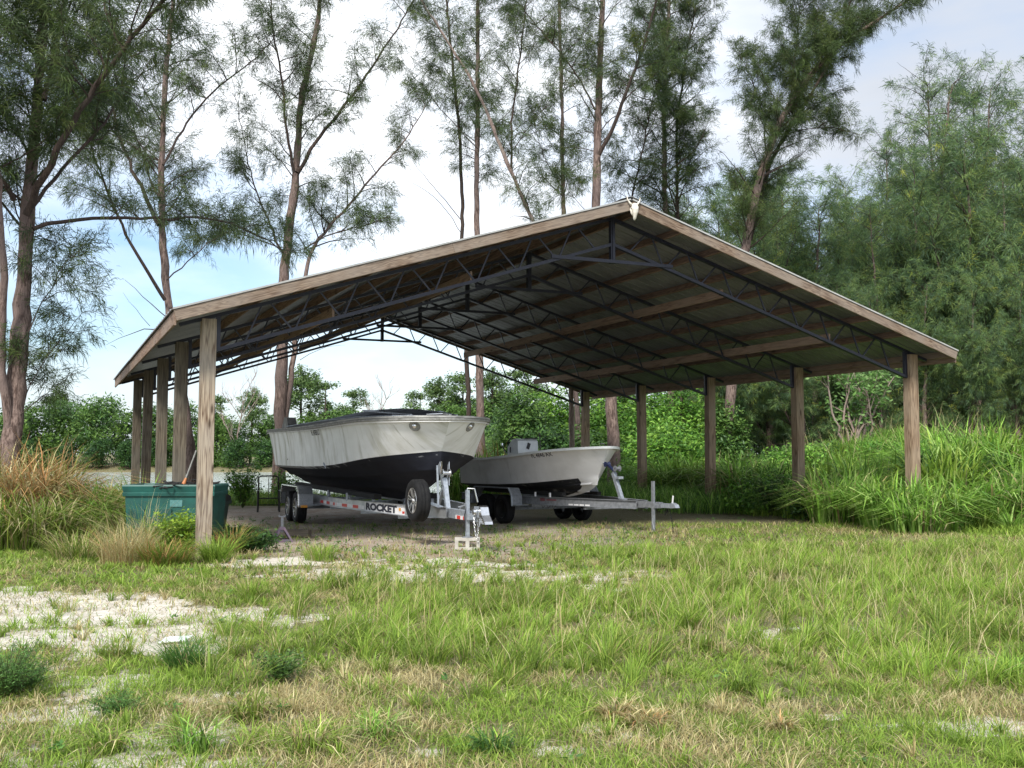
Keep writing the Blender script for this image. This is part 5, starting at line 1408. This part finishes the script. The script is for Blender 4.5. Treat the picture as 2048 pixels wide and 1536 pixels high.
V, F = tubes_np(paths, 5); link(bpy.data.objects.new('stems', tri_mesh('stems', V, F, M['bark_pale'], smooth=True)), cs)
T = np.array(tips); T = np.repeat(T, 26, 0) + rng.normal(size=(len(T) * 26, 3)) * .17
V, F, C = leaves(T, rng.normal(size=T.shape) * .6 + [0, -.2, .8], rng.uniform(.05, .11, len(T)), np.array([(.13, .25, .06), (.18, .30, .10), (.09, .19, .05)])[rng.integers(0, 3, len(T))], .5)
link(bpy.data.objects.new('foliage', tri_mesh('foliage', V, F, M['leaf'], C)), cs)

# ------------------------------------------------------------------ grasses
def blades(P, h, lean, width, C, curve=1.0, C_tip=None, azim=None, arch=0.0):
    """bent tapering blades, 4 levels"""
    n = len(P); az = rng.uniform(0, 2 * np.pi, n) if azim is None else azim
    d = np.stack([np.cos(az), np.sin(az), np.zeros(n)], 1)
    # blade faces turn at random about the lean direction
    sa = az + np.pi / 2 + rng.normal(size=n) * .5
    sdv = np.stack([np.cos(sa), np.sin(sa), np.zeros(n)], 1)
    lv_ = [0, .35, .7, 1.0] if not arch else [0, .5, .78, 1.0]; wv = [.8, 1.0, .7, 0]; rows = []; cols = []
    Ct = C * 1.25 if C_tip is None else C_tip
    for t, w in zip(lv_, wv):
        out_ = (lean * t ** (1.7 + arch) * curve)[:, None] * d * h[:, None]
        up = h * (t - (.32 + .12 * arch) * np.clip(lean, 0, 1.6) * t ** (2.4 + 1.5 * arch))
        c = P + out_; c[:, 2] += up; cc = C * (1 - t) + Ct * t
        if w > 0: rows += [c - sdv * (width * w / 2)[:, None], c + sdv * (width * w / 2)[:, None]]; cols += [cc, cc]
        else: rows.append(c); cols.append(cc)
    V = np.stack(rows, 1).reshape(-1, 3); CC = np.stack(cols, 1).reshape(-1, 3); k = np.arange(n)[:, None] * 7
    F = np.concatenate([k + [0, 1, 3], k + [0, 3, 2], k + [2, 3, 5], k + [2, 5, 4], k + [4, 5, 6]])
    return V, F, CC
GR = {'fresh': np.array([(.14, .26, .045), (.18, .31, .06), (.115, .22, .04), (.22, .34, .08)]),
      'mid': np.array([(.10, .19, .035), (.13, .23, .045), (.085, .16, .035), (.17, .25, .06)]),
      'deep': np.array([(.055, .13, .028), (.075, .17, .035), (.045, .10, .028)]),
      'straw': np.array([(.44, .39, .20), (.38, .32, .15), (.52, .47, .27), (.32, .25, .12)]),
      'rust': np.array([(.40, .22, .09), (.46, .29, .13), (.28, .17, .06), (.24, .24, .08)]),
      'cane': np.array([(.19, .36, .05), (.25, .43, .075), (.13, .27, .045), (.32, .46, .13)])}
for k_, f_ in (('fresh', (1.30, 1.14, .85)), ('mid', (1.32, 1.14, .85)), ('deep', (1.3, 1.25, 1.2))): GR[k_] = GR[k_] * np.array(f_)
def pick(key, n, jit=.22):
    p = GR[key]; return p[rng.integers(0, len(p), n)] * rng.uniform(1 - jit, 1 + jit, (n, 1))

def scatter(n, x0, x1, y0, y1, wfun):
    x = rng.uniform(x0, x1, n); y = rng.uniform(y0, y1, n); k = rng.random(n) < wfun(x, y); return x[k], y[k]
def frustum(x, y, m=1.25): return (np.abs(x) < y * .4937 * 1.0 + m)
def tallzone(x, y):
    """knee-high bright grass band"""
    w = fbm(x * .7 + 3, y * .7, 71) - .5; w2 = fbm(x * .9, y * .9 + 5, 72) - .5
    yy = y + w * 2.6; xx = x + w2 * 1.8
    a = sst(-2.7, -1.2, xx + .10 * (yy - 9)) * sst(6.6, 7.6, yy) * (1 - sst(11.2, 12.4, yy))
    b = sst(.6, 2.0, xx) * sst(10, 11, yy) * (1 - sst(14.5, 17.0, yy)) * .75
    return np.clip(a + b, 0, 1)
def bare(x, y): return np.clip(sandmask(x, y) * 1.05 + dirtmask(x, y), 0, 1)

Vs, Fs, Cs = [], [], []; off = 0
def push(r):
    global off
    V, F, C = r; Vs.append(V); Fs.append(F + off); Cs.append(C); off += len(V)
def flush(name, label, mat=None):
    global Vs, Fs, Cs, off
    me = tri_mesh(name, np.concatenate(Vs), np.concatenate(Fs), mat or M['grassm'], np.concatenate(Cs))
    o = bpy.data.objects.new(name, me); tag(o, label, 'grass', kind='stuff'); link(o); Vs, Fs, Cs, off = [], [], [], 0
    return o
def ground3(x, y): return np.stack([x, y, height(x, y) - .006], 1)

# short mixed lawn
def lawnw(x, y):
    pn = fbm(x * 1.9, y * 1.9, 61); k = .35 + .9 * sst(.36, .6, pn)
    return np.clip(k, 0, 1) * (1 - .87 * bare(x, y)) * (1 - .45 * tallzone(x, y)) * frustum(x, y)
for (ya, yb, n, w) in ((4.2, 7.5, 150000, .0045), (7.5, 12, 120000, .006), (12, 22, 150000, .009)):
    x, y = scatter(n, -yb * .5 - 1.2, yb * .5 + 1.2, ya, yb, lawnw); m = len(x)
    dry = fbm(x * 1.3 + 50, y * 1.3, 62) + .18 * (fbm(x * 6, y * 6, 63) - .5) + rng.normal(size=m) * .13
    C = pick('mid', m); s_ = dry > .61; C[s_] = pick('straw', s_.sum()); q = dry < .46; C[q] = pick('fresh', q.sum())
    h = rng.uniform(.035, .11, m) * (1 + .6 * (fbm(x * 2.3, y * 2.3, 64) - .4)) * (1.0 + .25 * (ya > 11))
    push(blades(ground3(x, y), h, rng.uniform(.3, 1.5, m), np.full(m, w) * rng.uniform(.7, 1.3, m), C))
# thatch: dead blades lying nearly flat, and litter on the sand
x, y = scatter(60000, -9, 9, 4.4, 14, lambda x, y: (.25 + .75 * (fbm(x * 2.1, y * 2.1, 66) > .5)) * frustum(x, y)); n = len(x)
push(blades(ground3(x, y), rng.uniform(.03, .10, n), rng.uniform(1.3, 2.6, n), np.full(n, .0055) * (1 + .03 * y), pick('straw', n, .35) * rng.choice([.55, .8, 1.0], n)[:, None]))
# lawn tufts: little star-shaped bunches
x, y = scatter(5200, -9, 9, 4.4, 17, lambda x, y: (.55 - .35 * sandmask(x, y)) * (1 - dirtmask(x, y)) * frustum(x, y)); n = len(x); k = 26
cx = np.repeat(x, k); cy = np.repeat(y, k); a = rng.uniform(0, 6.28, n * k); r = rng.uniform(0, .028, n * k)
hh_ = np.repeat(rng.uniform(.07, .17, n), k) * rng.uniform(.6, 1.15, n * k); kind = np.repeat(rng.random(n), k)
C = pick('mid', n * k); m_ = kind < .35; C[m_] = pick('fresh', m_.sum()); m_ = kind > .86; C[m_] = pick('straw', m_.sum())
push(blades(ground3(cx + r * np.cos(a), cy + r * np.sin(a)), hh_, rng.uniform(.25, 1.3, n * k), np.full(n * k, .0055) * np.repeat(1 + y * .035, k), C, azim=a))
flush('grass', 'short patchy lawn of green and straw blades over the sandy yard')

# knee-high band made of bunches
x, y = scatter(5200, -3.6, 10, 6.4, 17.5, lambda x, y: tallzone(x, y) * (1 - .9 * bare(x, y)) * (.35 + .65 * (fbm(x * 1.6, y * 1.6, 81) > .46)) * frustum(x, y)); n = len(x); k = 46
big_ = np.repeat(rng.uniform(.13, .29, n) * (.8 + .5 * fbm(x * .8, y * .8, 82)), k)
a = rng.uniform(0, 6.28, n * k); r = rng.uniform(0, .07, n * k); cx = np.repeat(x, k) + r * np.cos(a); cy = np.repeat(y, k) + r * np.sin(a)
C = pick('fresh', n * k); kk_ = np.repeat(fbm(x * 1.1 + 9, y * 1.1, 83), k) + rng.normal(size=n * k) * .06
m_ = kk_ < .46; C[m_] = pick('mid', m_.sum()); m_ = rng.random(n * k) < .09; C[m_] = pick('straw', m_.sum())
wind = np.repeat(rng.normal(.2, .9, n), k); az = np.where(rng.random(n * k) < .45, wind, a)
push(blades(ground3(cx, cy), big_ * rng.uniform(.55, 1.2, n * k), rng.uniform(.15, 1.15, n * k), np.full(n * k, .0048) * np.repeat(1 + y * .04, k), C, azim=az))
# seed stalks
x, y = scatter(2600, -4, 9, 7, 15, lambda x, y: (tallzone(x, y) * .9 + .08) * frustum(x, y)); n = len(x)
push(blades(ground3(x, y), rng.uniform(.3, .58, n), rng.uniform(.2, .8, n), np.full(n, .0045), pick('straw', n)))
flush('tall_grass', 'knee high band of bright green grass bunches across the middle of the yard')

# sparse weeds on sand and under the roof
x, y = scatter(2600, -9, 8, 5, 24, lambda x, y: (.10 + .45 * (sandmask(x, y) < .5)) * np.clip(bare(x, y) + .15, 0, 1) * (fbm(x * 1.4, y * 1.4, 91) > .45) * frustum(x, y)); n = len(x); k = 16
a = rng.uniform(0, 6.28, n * k); r = rng.uniform(0, .06, n * k); c0 = ground3(np.repeat(x, k) + r * np.cos(a), np.repeat(y, k) + r * np.sin(a)); c0[:, 2] += rng.uniform(.01, .09, n * k)
dp = GR['deep'][rng.integers(0, 3, n * k)] * 1.2
V, F, C = leaves(c0, rng.normal(size=(n * k, 3)) * .5 + [0, 0, 1], rng.uniform(.012, .03, n * k), dp); push((V, F, C))
x, y = scatter(16000, -9, 5, 4.5, 12.5, lambda x, y: sandmask(x, y) * frustum(x, y) * (fbm(x * 1.7, y * 1.7, 93) > .46)); n = len(x); c0 = ground3(x, y); c0[:, 2] += rng.uniform(.004, .015, n)
push(leaves(c0, rng.normal(size=(n, 3)) * .35 + [0, 0, 1], rng.uniform(.005, .018, n), np.array([(.22, .17, .11), (.14, .10, .06), (.34, .29, .2), (.10, .13, .04)])[rng.integers(0, 4, n)]))
x, y = scatter(14000, -9, 9, 11.5, 19, lambda x, y: .8 * frustum(x, y) * (1 - .6 * sandmask(x, y)) * (fbm(x * 1.2 + 4, y * 1.2, 92) > .42) * (1 - .85 * blob(x, y, -3, 19, 4, 2.6))); n = len(x); c0 = ground3(x, y); c0[:, 2] += rng.uniform(.005, .05, n)
lit = np.array([(.20, .12, .07), (.28, .17, .10), (.07, .12, .03), (.09, .16, .04), (.16, .13, .06)])[rng.integers(0, 5, n)]
push(leaves(c0, rng.normal(size=(n, 3)) * .6 + [0, 0, 1], rng.uniform(.015, .035, n), lit))
flush('ground_cover', 'low creeping weeds and leaf litter on the bare ground in front of and under the roof', M['leaf'])['category'] = 'weeds'

# mound and rear ground cover
def rough_area(n, x0, x1, y0, y1, wf, h0, h1, key, w, key2=None, f2=.15, lean=(.2, 1.1)):
    x, y = scatter(n, x0, x1, y0, y1, wf); m = len(x); C = pick(key, m)
    if key2: q = rng.random(m) < f2; C[q] = pick(key2, q.sum())
    push(blades(ground3(x, y), rng.uniform(h0, h1, m), rng.uniform(*lean, m), np.full(m, w), C))
def shedin(x, y):
    dx = x - SH_O.x; dy = y - SH_O.y; u = dx * math.cos(SH_A) + dy * math.sin(SH_A); v = -dx * math.sin(SH_A) + dy * math.cos(SH_A)
    return u, v
def rightside(x, y):
    u, v = shedin(x, y); return sst(6.3, 7.2, u + .5 * (fbm(x, y, 95) - .5))
rough_area(150000, 5, 21, 18.5, 38, lambda x, y: rightside(x, y) * frustum(x, y, 2) * (.3 + .7 * (fbm(x * 1.1, y * 1.1, 96) > .45)), .08, .30, 'fresh', .016, 'mid', .35)
x, y = scatter(1300, 6, 19, 20, 36, lambda x, y: rightside(x, y) * frustum(x, y, 2) * (fbm(x * .9, y * .9, 97) > .42)); n = len(x); k = 60
a = rng.uniform(0, 6.28, n * k); r = rng.uniform(0, .16, n * k); hh_ = np.repeat(rng.uniform(.3, .85, n), k) * rng.uniform(.5, 1.1, n * k); kd = np.repeat(rng.random(n), k)
C = pick('cane', n * k); m_ = kd < .3; C[m_] = pick('mid', m_.sum()); m_ = kd > .88; C[m_] = pick('straw', m_.sum())
push(blades(ground3(np.repeat(x, k) + r * np.cos(a), np.repeat(y, k) + r * np.sin(a)), hh_, rng.uniform(.3, 1.5, n * k), np.full(n * k, .026), C, azim=a))
rough_area(42000, 1, 12, 26, 42, lambda x, y: sst(4.5, 6.5, shedin(x, y)[0]) * frustum(x, y, 2), .3, .8, 'cane', .02, 'deep', .4)
rough_area(26000, -10, 6, 30, 37.5, lambda x, y: (shedin(x, y)[1] > 12.8) * (y < shore(x) - 1.2) * frustum(x, y, 2) * .9, .1, .5, 'mid', .016, 'deep', .3)
rough_area(16000, -14, -6.5, 17, 36, lambda x, y: (shedin(x, y)[0] < -6.7) * (y < shore(x) - 1.2) * frustum(x, y, 2), .2, .7, 'mid', .014, 'straw', .2)
x, y = scatter(900, 5, 18, 20, 34, lambda x, y: rightside(x, y) * frustum(x, y, 1)); n = len(x)
push(blades(ground3(x, y), rng.uniform(.7, 1.5, n), rng.uniform(.1, .7, n), np.full(n, .013), pick('straw', n)))
flush('rough_grass', 'rough green grass covering the mound and the ground round the back of the shed')

# individual big clumps, one object each
def clump(name, label, cat, x, y, n, rad, h, key, w=.014, key2=None, f2=.2, lean=(.25, 1.3), group=None, spin=.7):
    z = hz(x, y); a = rng.uniform(0, 6.28, n); r = rad * np.sqrt(rng.random(n)) * .75
    P = np.stack([r * np.cos(a), r * np.sin(a), np.zeros(n) - .01], 1); C = pick(key, n)
    if key2: q = rng.random(n) < f2; C[q] = pick(key2, q.sum())
    az = a + rng.normal(size=n) * spin
    C = C * (1 if spin < 1.1 else rng.choice([.55, .8, 1.0, 1.15], n)[:, None])
    V, F, CC = blades(P, rng.uniform(.45, 1.1, n) * h, rng.uniform(*lean, n), w * rng.uniform(.6, 1.3, n), C, azim=az, arch=1.0 if spin >= 1.1 else 0.)
    me = tri_mesh(name, V, F, M['grassm'], CC); o = bpy.data.objects.new(name, me); o.location = (x, y, z); link(o); return tag(o, label, cat, group)
def gp(px, py):
    a = (px - 1024) / FPX; b = (768 - py) / FPX; ry = math.cos(PITCH) - b * math.sin(PITCH); rz = math.sin(PITCH) + b * math.cos(PITCH); t = -CAM_Z / rz
    return a * t, ry * t
x, y = gp(372, 1338); clump('grass_tussock', 'dark green spiky tussock standing before the plastic scrap on the sand', 'tussock', x, y, 420, .16, .30, 'deep', .0055, 'straw', .08, (.3, 1.2), 'spiky tussocks on the sand')
x, y = gp(236, 1318); clump('grass_tussock', 'smaller green tussock on the sand left of the plastic scrap', 'tussock', x, y, 220, .12, .22, 'mid', .005, 'straw', .15, (.3, 1.2), 'spiky tussocks on the sand')
x, y = gp(102, 1250); clump('grass_tussock', 'thin pale tussock alone on the bare white sand at left', 'tussock', x, y, 70, .08, .18, 'mid', .006, None, .1, (.4, 1.4), 'spiky tussocks on the sand')
x, y = gp(135, 1225); clump('grass_tussock', 'short dry tussock at the back of the white sand at left', 'tussock', x, y, 90, .1, .2, 'straw', .005, 'mid', .4, (.2, 1.), 'spiky tussocks on the sand')
x, y = gp(500, 1205); clump('grass_tussock', 'yellow green tussock beside the front post at the sand edge', 'tussock', x, y, 240, .14, .34, 'fresh', .006, 'straw', .15, (.2, 1.), 'spiky tussocks on the sand')
x, y = gp(640, 1120); clump('grass_tussock', 'fresh green tussock on the sand in front of the jack stand', 'tussock', x, y, 300, .3, .3, 'fresh', .008, 'straw', .15, (.2, 1.), 'spiky tussocks on the sand')
x, y = gp(250, 1130); clump('grass_clump', 'tan feathery dry grass clump in front of the teal tub', 'grass clump', x, y, 520, .40, .72, 'straw', .006, 'rust', .25, (.15, 1.1), 'clumps round the left front post')
x, y = gp(330, 1130); clump('grass_clump', 'green and brown mixed grass clump left of the front post foot', 'grass clump', x, y, 700, .4, .45, 'mid', .010, 'rust', .35, (.3, 1.3), 'clumps round the left front post')
x, y = gp(285, 1105); clump('grass_clump', 'tall thin stalks of pale grass leaning across the teal tub', 'grass clump', x, y, 260, .5, 1.05, 'straw', .006, 'mid', .4, (.3, 1.5), 'clumps round the left front post')
x, y = gp(345, 1100); clump('grass_clump', 'green bladed clump hiding the lower right of the teal tub', 'grass clump', x, y, 420, .35, .62, 'cane', .014, 'rust', .3, (.3, 1.4), 'clumps round the left front post')
x, y = gp(160, 1120); clump('grass_clump', 'mixed green and rusty clump left of the tan dry grass', 'grass clump', x, y, 600, .5, .55, 'mid', .009, 'straw', .35, (.3, 1.3), 'clumps round the left front post')
x, y = gp(432, 1125); clump('grass_clump', 'green grass bunch growing against the foot of the front post', 'grass clump', x, y, 380, .22, .45, 'fresh', .011, 'mid', .3, (.2, 1.1), 'clumps round the left front post')
x, y = gp(462, 1108); clump('grass_clump', 'brown leaning grass bunch just right of the front post', 'grass clump', x, y, 260, .2, .6, 'rust', .01, 'mid', .5, (.3, 1.2), 'clumps round the left front post')
for i, (px, d, n, rad, h, key, k2, f2, lb) in enumerate([
    (20, 18.5, 1700, 1.1, 2.0, 'rust', 'straw', .35, 'tall rusty brown reed clump at the foot of the thick left trunk'),
    (95, 20.0, 1500, .8, 1.9, 'rust', 'mid', .35, 'rusty reed clump immediately right of the thick left trunk'),
    (60, 16.5, 1200, .9, 1.15, 'mid', 'straw', .35, 'green and straw coloured reed clump in front of the rusty ones'),
    (180, 18.6, 900, .6, 1.25, 'cane', 'straw', .2, 'tall green reed clump left of the teal tub'),
    (225, 20.0, 500, .45, 1.15, 'cane', 'straw', .1, 'bright reed clump behind the left end of the teal tub')]):
    p = at(px, 900, d); clump('reed_clump', lb, 'reeds', p.x, d, int(n * .8), rad, h, key, .021, k2, f2, (.2, 1.7), 'reed clumps at the left edge', 1.8)
p = at(285, 900, 20.5); clump('reed_clump', 'arching green cane leaves between the rear left posts above the tub', 'reeds', p.x, 20.5, 260, .35, 1.3, 'cane', .03, None, 0, (.3, 1.2), 'reed clumps at the left edge')
for i, (px, d, n, rad, h, w, key, lb) in enumerate([
    (1680, 22.5, 1100, .8, 1.15, .026, 'cane', 'tall arching guinea grass clump between the two front right posts'),
    (1780, 20.8, 900, .7, 1.05, .026, 'cane', 'broad bladed grass clump just left of the right front post'),
    (1870, 20.6, 900, .7, 1.0, .026, 'cane', 'bright arching grass clump just right of the right front post foot'),
    (1830, 19.6, 700, .55, .7, .022, 'cane', 'low arching grass clump directly before the right front post'),
    (1900, 24.5, 1800, 1.3, 1.5, .030, 'deep', 'big dark green cane clump on the rise right of the right front post'),
    (2000, 24.0, 1800, 1.3, 1.5, .030, 'cane', 'big bright cane clump at the right edge of the photo'),
    (1960, 21.8, 1300, 1.0, 1.1, .026, 'cane', 'cane clump below the big ones at right'),
    (1935, 25.5, 1500, 1.1, 1.95, .030, 'cane', 'tallest cane clump on the rise, its tips against the dark wood'),
    (1885, 23.0, 1000, .7, 1.6, .030, 'fresh', 'yellow green cane clump right beside the upper part of the right front post'),
    (2030, 25.5, 1500, 1.1, 1.9, .030, 'fresh', 'tall yellowish cane clump at the back of the rise at the right edge'),
    (1740, 24.0, 900, .8, 1.35, .028, 'cane', 'tall cane clump behind the gap left of the right front post'),
    (1660, 26.5, 800, .8, 1.2, .028, 'fresh', 'bright cane clump in front of the mound between the front right posts'),
    (1470, 30.0, 900, .8, 1.2, .030, 'cane', 'cane clump directly right of the middle right post'),
    (1395, 31.0, 900, .7, 1.25, .030, 'fresh', 'bright cane clump directly left of the middle right post'),
    (1555, 27.0, 700, .7, 1.1, .028, 'deep', 'dark cane clump left of the second right post'),
    (2060, 22.0, 1100, 1.0, 1.2, .028, 'cane', 'cane clump cut by the right edge'),
    (1860, 27.0, 900, .9, 1.5, .030, 'cane', 'tall cane clump behind the right front post on the rise'),
    (1600, 24.5, 500, .5, .8, .024, 'cane', 'grass clump around the foot of the second right post'),
    (1500, 28.0, 1000, .9, 1.3, .028, 'cane', 'bright arching grass clump between the second and third right posts'),
    (1350, 31.5, 1100, .9, 1.4, .03, 'cane', 'bright arching grass clump between the back two right posts'),
    (1300, 33.0, 500, .6, .9, .03, 'cane', 'small arching grass clump behind the skiff winch post'),
    (940, 32.0, 700, .9, 1.5, .034, 'cane', 'cane clump between the big bow and the skiff stern'),
    (1000, 34.0, 500, .8, 1.7, .034, 'rust', 'tan flowering cane clump left of the skiff console')]):
    p = at(px, 900, d); clump('cane_clump', lb, 'grass clump', p.x, d, int(n * .62), rad * 1.1, h * 1.22, key, w * 1.5, 'straw' if i % 3 == 0 else 'fresh', (.12), (.1, 1.5), 'cane grass clumps on the right', 1.3)

# coarse foreground bunches
for px, py, n, rad, h, key, k2, f2, lb in [
    (395, 1500, 150, .13, .26, 'cane', 'straw', .25, 'coarse wide bladed bunch at the bottom left of the foreground'),
    (500, 1440, 140, .12, .24, 'mid', 'straw', .3, 'coarse bunch of green and straw blades left of bottom centre'),
    (615, 1500, 150, .14, .24, 'fresh', 'straw', .35, 'pale wide bladed bunch near the bottom centre'),
    (760, 1475, 130, .12, .20, 'cane', 'straw', .3, 'spreading pale bunch at the bottom centre'),
    (990, 1505, 120, .10, .18, 'deep', 'fresh', .2, 'broad bladed blue green bunch at the bottom centre right'),
    (1225, 1440, 150, .10, .16, 'straw', 'rust', .3, 'dead straw bunch by a bare patch, left of its twin'),
    (1292, 1452, 200, .13, .15, 'straw', 'rust', .4, 'flattened brown dead bunch on a bare patch in the foreground'),
    (1560, 1465, 120, .08, .15, 'straw', 'rust', .2, 'small dead straw bunch at lower right'),
    (2020, 1365, 160, .14, .26, 'cane', 'fresh', .3, 'wide bladed green bunch at the right edge of the lawn'),
    (1880, 1290, 170, .14, .28, 'mid', 'fresh', .3, 'tall green bunch near the right edge of the lawn'),
    (1480, 1385, 150, .12, .2, 'mid', 'fresh', .3, 'green bunch in the short lawn right of centre'),
    (210, 1500, 140, .12, .2, 'fresh', 'straw', .3, 'yellowish bunch in the bottom left corner of the lawn')]:
    x, y = gp(px, py); clump('grass_bunch', lb, 'grass bunch', x, y, n, rad, h, key, .0075, k2, f2, (.3, 1.7), 'coarse bunches in the foreground lawn', 1.2)
# small leafy plants
def herb(label, x, y, n, rad, h, size, cols, seed, name='leafy_plant', asp=.45):
    n = int(n * 1.3); z = hz(x, y); g = np.random.default_rng(seed); root = empty(name, (x, y, z), 0, label, 'plant'); paths = []; LP = []
    for k in range(n):
        a = g.uniform(0, 6.28); e = np.array([np.cos(a) * rad * g.uniform(.3, 1), np.sin(a) * rad * g.uniform(.3, 1), h * g.uniform(.4, 1)]); pts = np.array([[0, 0, -.02], e * .5 + [0, 0, .08 * h], e]); paths.append((pts, np.array([.004, .003, .0015]) * (.6 + h)))
        f = g.uniform(.25, 1, 44)[:, None]; LP.append(pts[1] * (f < .5) * 2 * f + (pts[1] + (pts[2] - pts[1]) * (2 * f - 1)) * (f >= .5) + g.normal(size=(44, 3)) * size * 1.5)
    V, F = tubes_np(paths, 4); link(bpy.data.objects.new('stems', tri_mesh('stems', V, F, M['leaf'], np.tile([[.10, .13, .05]], (len(V), 1)))), root)
    P = np.concatenate(LP); V, F, C = leaves(P, g.normal(size=P.shape) * .5 + [0, 0, 1], g.uniform(.6, 1.3, len(P)) * size, np.array(cols)[g.integers(0, len(cols), len(P))] * g.uniform(.8, 1.2, (len(P), 1)), asp)
    link(bpy.data.objects.new('foliage', tri_mesh('foliage', V, F, M['leaf'], C)), root); return root
for i, (px, d, ht, w, cl, lb) in enumerate([(1900, 28, .9, 1.1, LIME, 'yellow green leafy weeds on the rise above the cane clumps'), (1985, 27, 1.0, 1.2, MIDG, 'leafy weeds behind the big bright cane clump'), (2050, 27, 1.0, 1.0, LIME, 'yellowish leafy shrub on the rise at the right edge'),
        (1615, 31, .6, 1.0, MIDG, 'low leafy weed patch on the left shoulder of the mound'), (1780, 29, .6, 1.0, LIME, 'leafy weed patch on the mound left of the right front post'), (1540, 33, .8, 1.0, MIDG, 'leafy weeds at the left foot of the mound'),
        (1650, 24.0, .75, .8, DEEP, 'dark leafy weeds right of the second right post'), (1530, 26.0, .9, .9, LIME, 'leafy weeds left of the second right post'), (1460, 28.5, .9, .9, MIDG, 'mid green leafy weeds at the foot of the middle right post'),
        (1960, 23.5, 1.2, .7, MIDG, 'mid green leafy shrub among the cane clumps at right'), (1845, 25.5, 1.5, .8, LIME, 'leafy shrub behind the right front post'),
        (1270, 33.5, 1.1, .9, LIME, 'lime leafy weeds behind the winch post of the skiff'), (1700, 23.5, .9, .7, LIME, 'lime leafy weeds midway between the two front right posts'), (1585, 29.5, 1.0, .9, LIME, 'lime leafy weeds on the mound behind the second right post')]):
    p = at(px, 900, d); bush('weedy_shrub', lb, 'shrub', 'leafy weeds on the mound', (p.x, d, hz(p.x, d)), [(0, 0, ht * .5, w, w * .8, ht * .6), (w * .5, -.2, ht * .7, w * .5, w * .5, ht * .5)], 3200, .055, cl, 900 + i, 3)
x, y = gp(10, 1400); herb('green feathery fern like weed at the left edge of the foreground', x, y, 60, .32, .36, .011, [(.10, .22, .05), (.14, .27, .06), (.07, .16, .04)], 1, 'feathery_weed', .3)
x, y = gp(45, 1385); herb('small feathery weed right beside the big one at the left edge', x, y, 40, .22, .24, .010, [(.10, .22, .05), (.14, .27, .06), (.07, .16, .04)], 2, 'feathery_weed', .3)
x, y = gp(355, 1105); herb('yellow green leafy vine climbing at the foot of the front post', x, y, 46, .4, .62, .035, [(.22, .36, .04), (.30, .42, .05), (.14, .26, .03)], 3, 'leafy_vine')
x, y = gp(492, 1104); herb('dark green creeping weed patch right of the front post foot', x, y, 70, .55, .32, .032, DEEP, 4, 'creeping_weed')
x, y = gp(470, 1075); herb('low green creeping weed left of the jack stand', x, y, 40, .45, .2, .026, DEEP, 5, 'creeping_weed')
p = at(487, 900, 29); herb('light green sapling on the lake bank left of the lawn chair', p.x, 29, 34, .6, 1.3, .05, LIME, 6, 'sapling')
p = at(575, 900, 31); herb('light green sapling on the lake bank behind the lawn chair', p.x, 31, 30, .6, 1.1, .05, LIME, 7, 'sapling')
p = at(1540, 900, 25.5); herb('soft dark casuarina seedling left of the second right post', p.x, 25.5, 70, .5, 1.0, .03, DEEP, 8, 'casuarina_seedling', .12)
x, y = gp(560, 1320 + 40); herb('soft green herb in the grass right of the spiky tussock', x, y, 24, .2, .2, .014, MIDG, 9, 'leafy_plant')
x, y = gp(230, 1430); herb('low ferny weed on the gravel in the left foreground', x, y, 34, .2, .12, .010, [(.10, .22, .05), (.14, .27, .06), (.07, .16, .04)], 10, 'feathery_weed', .3)
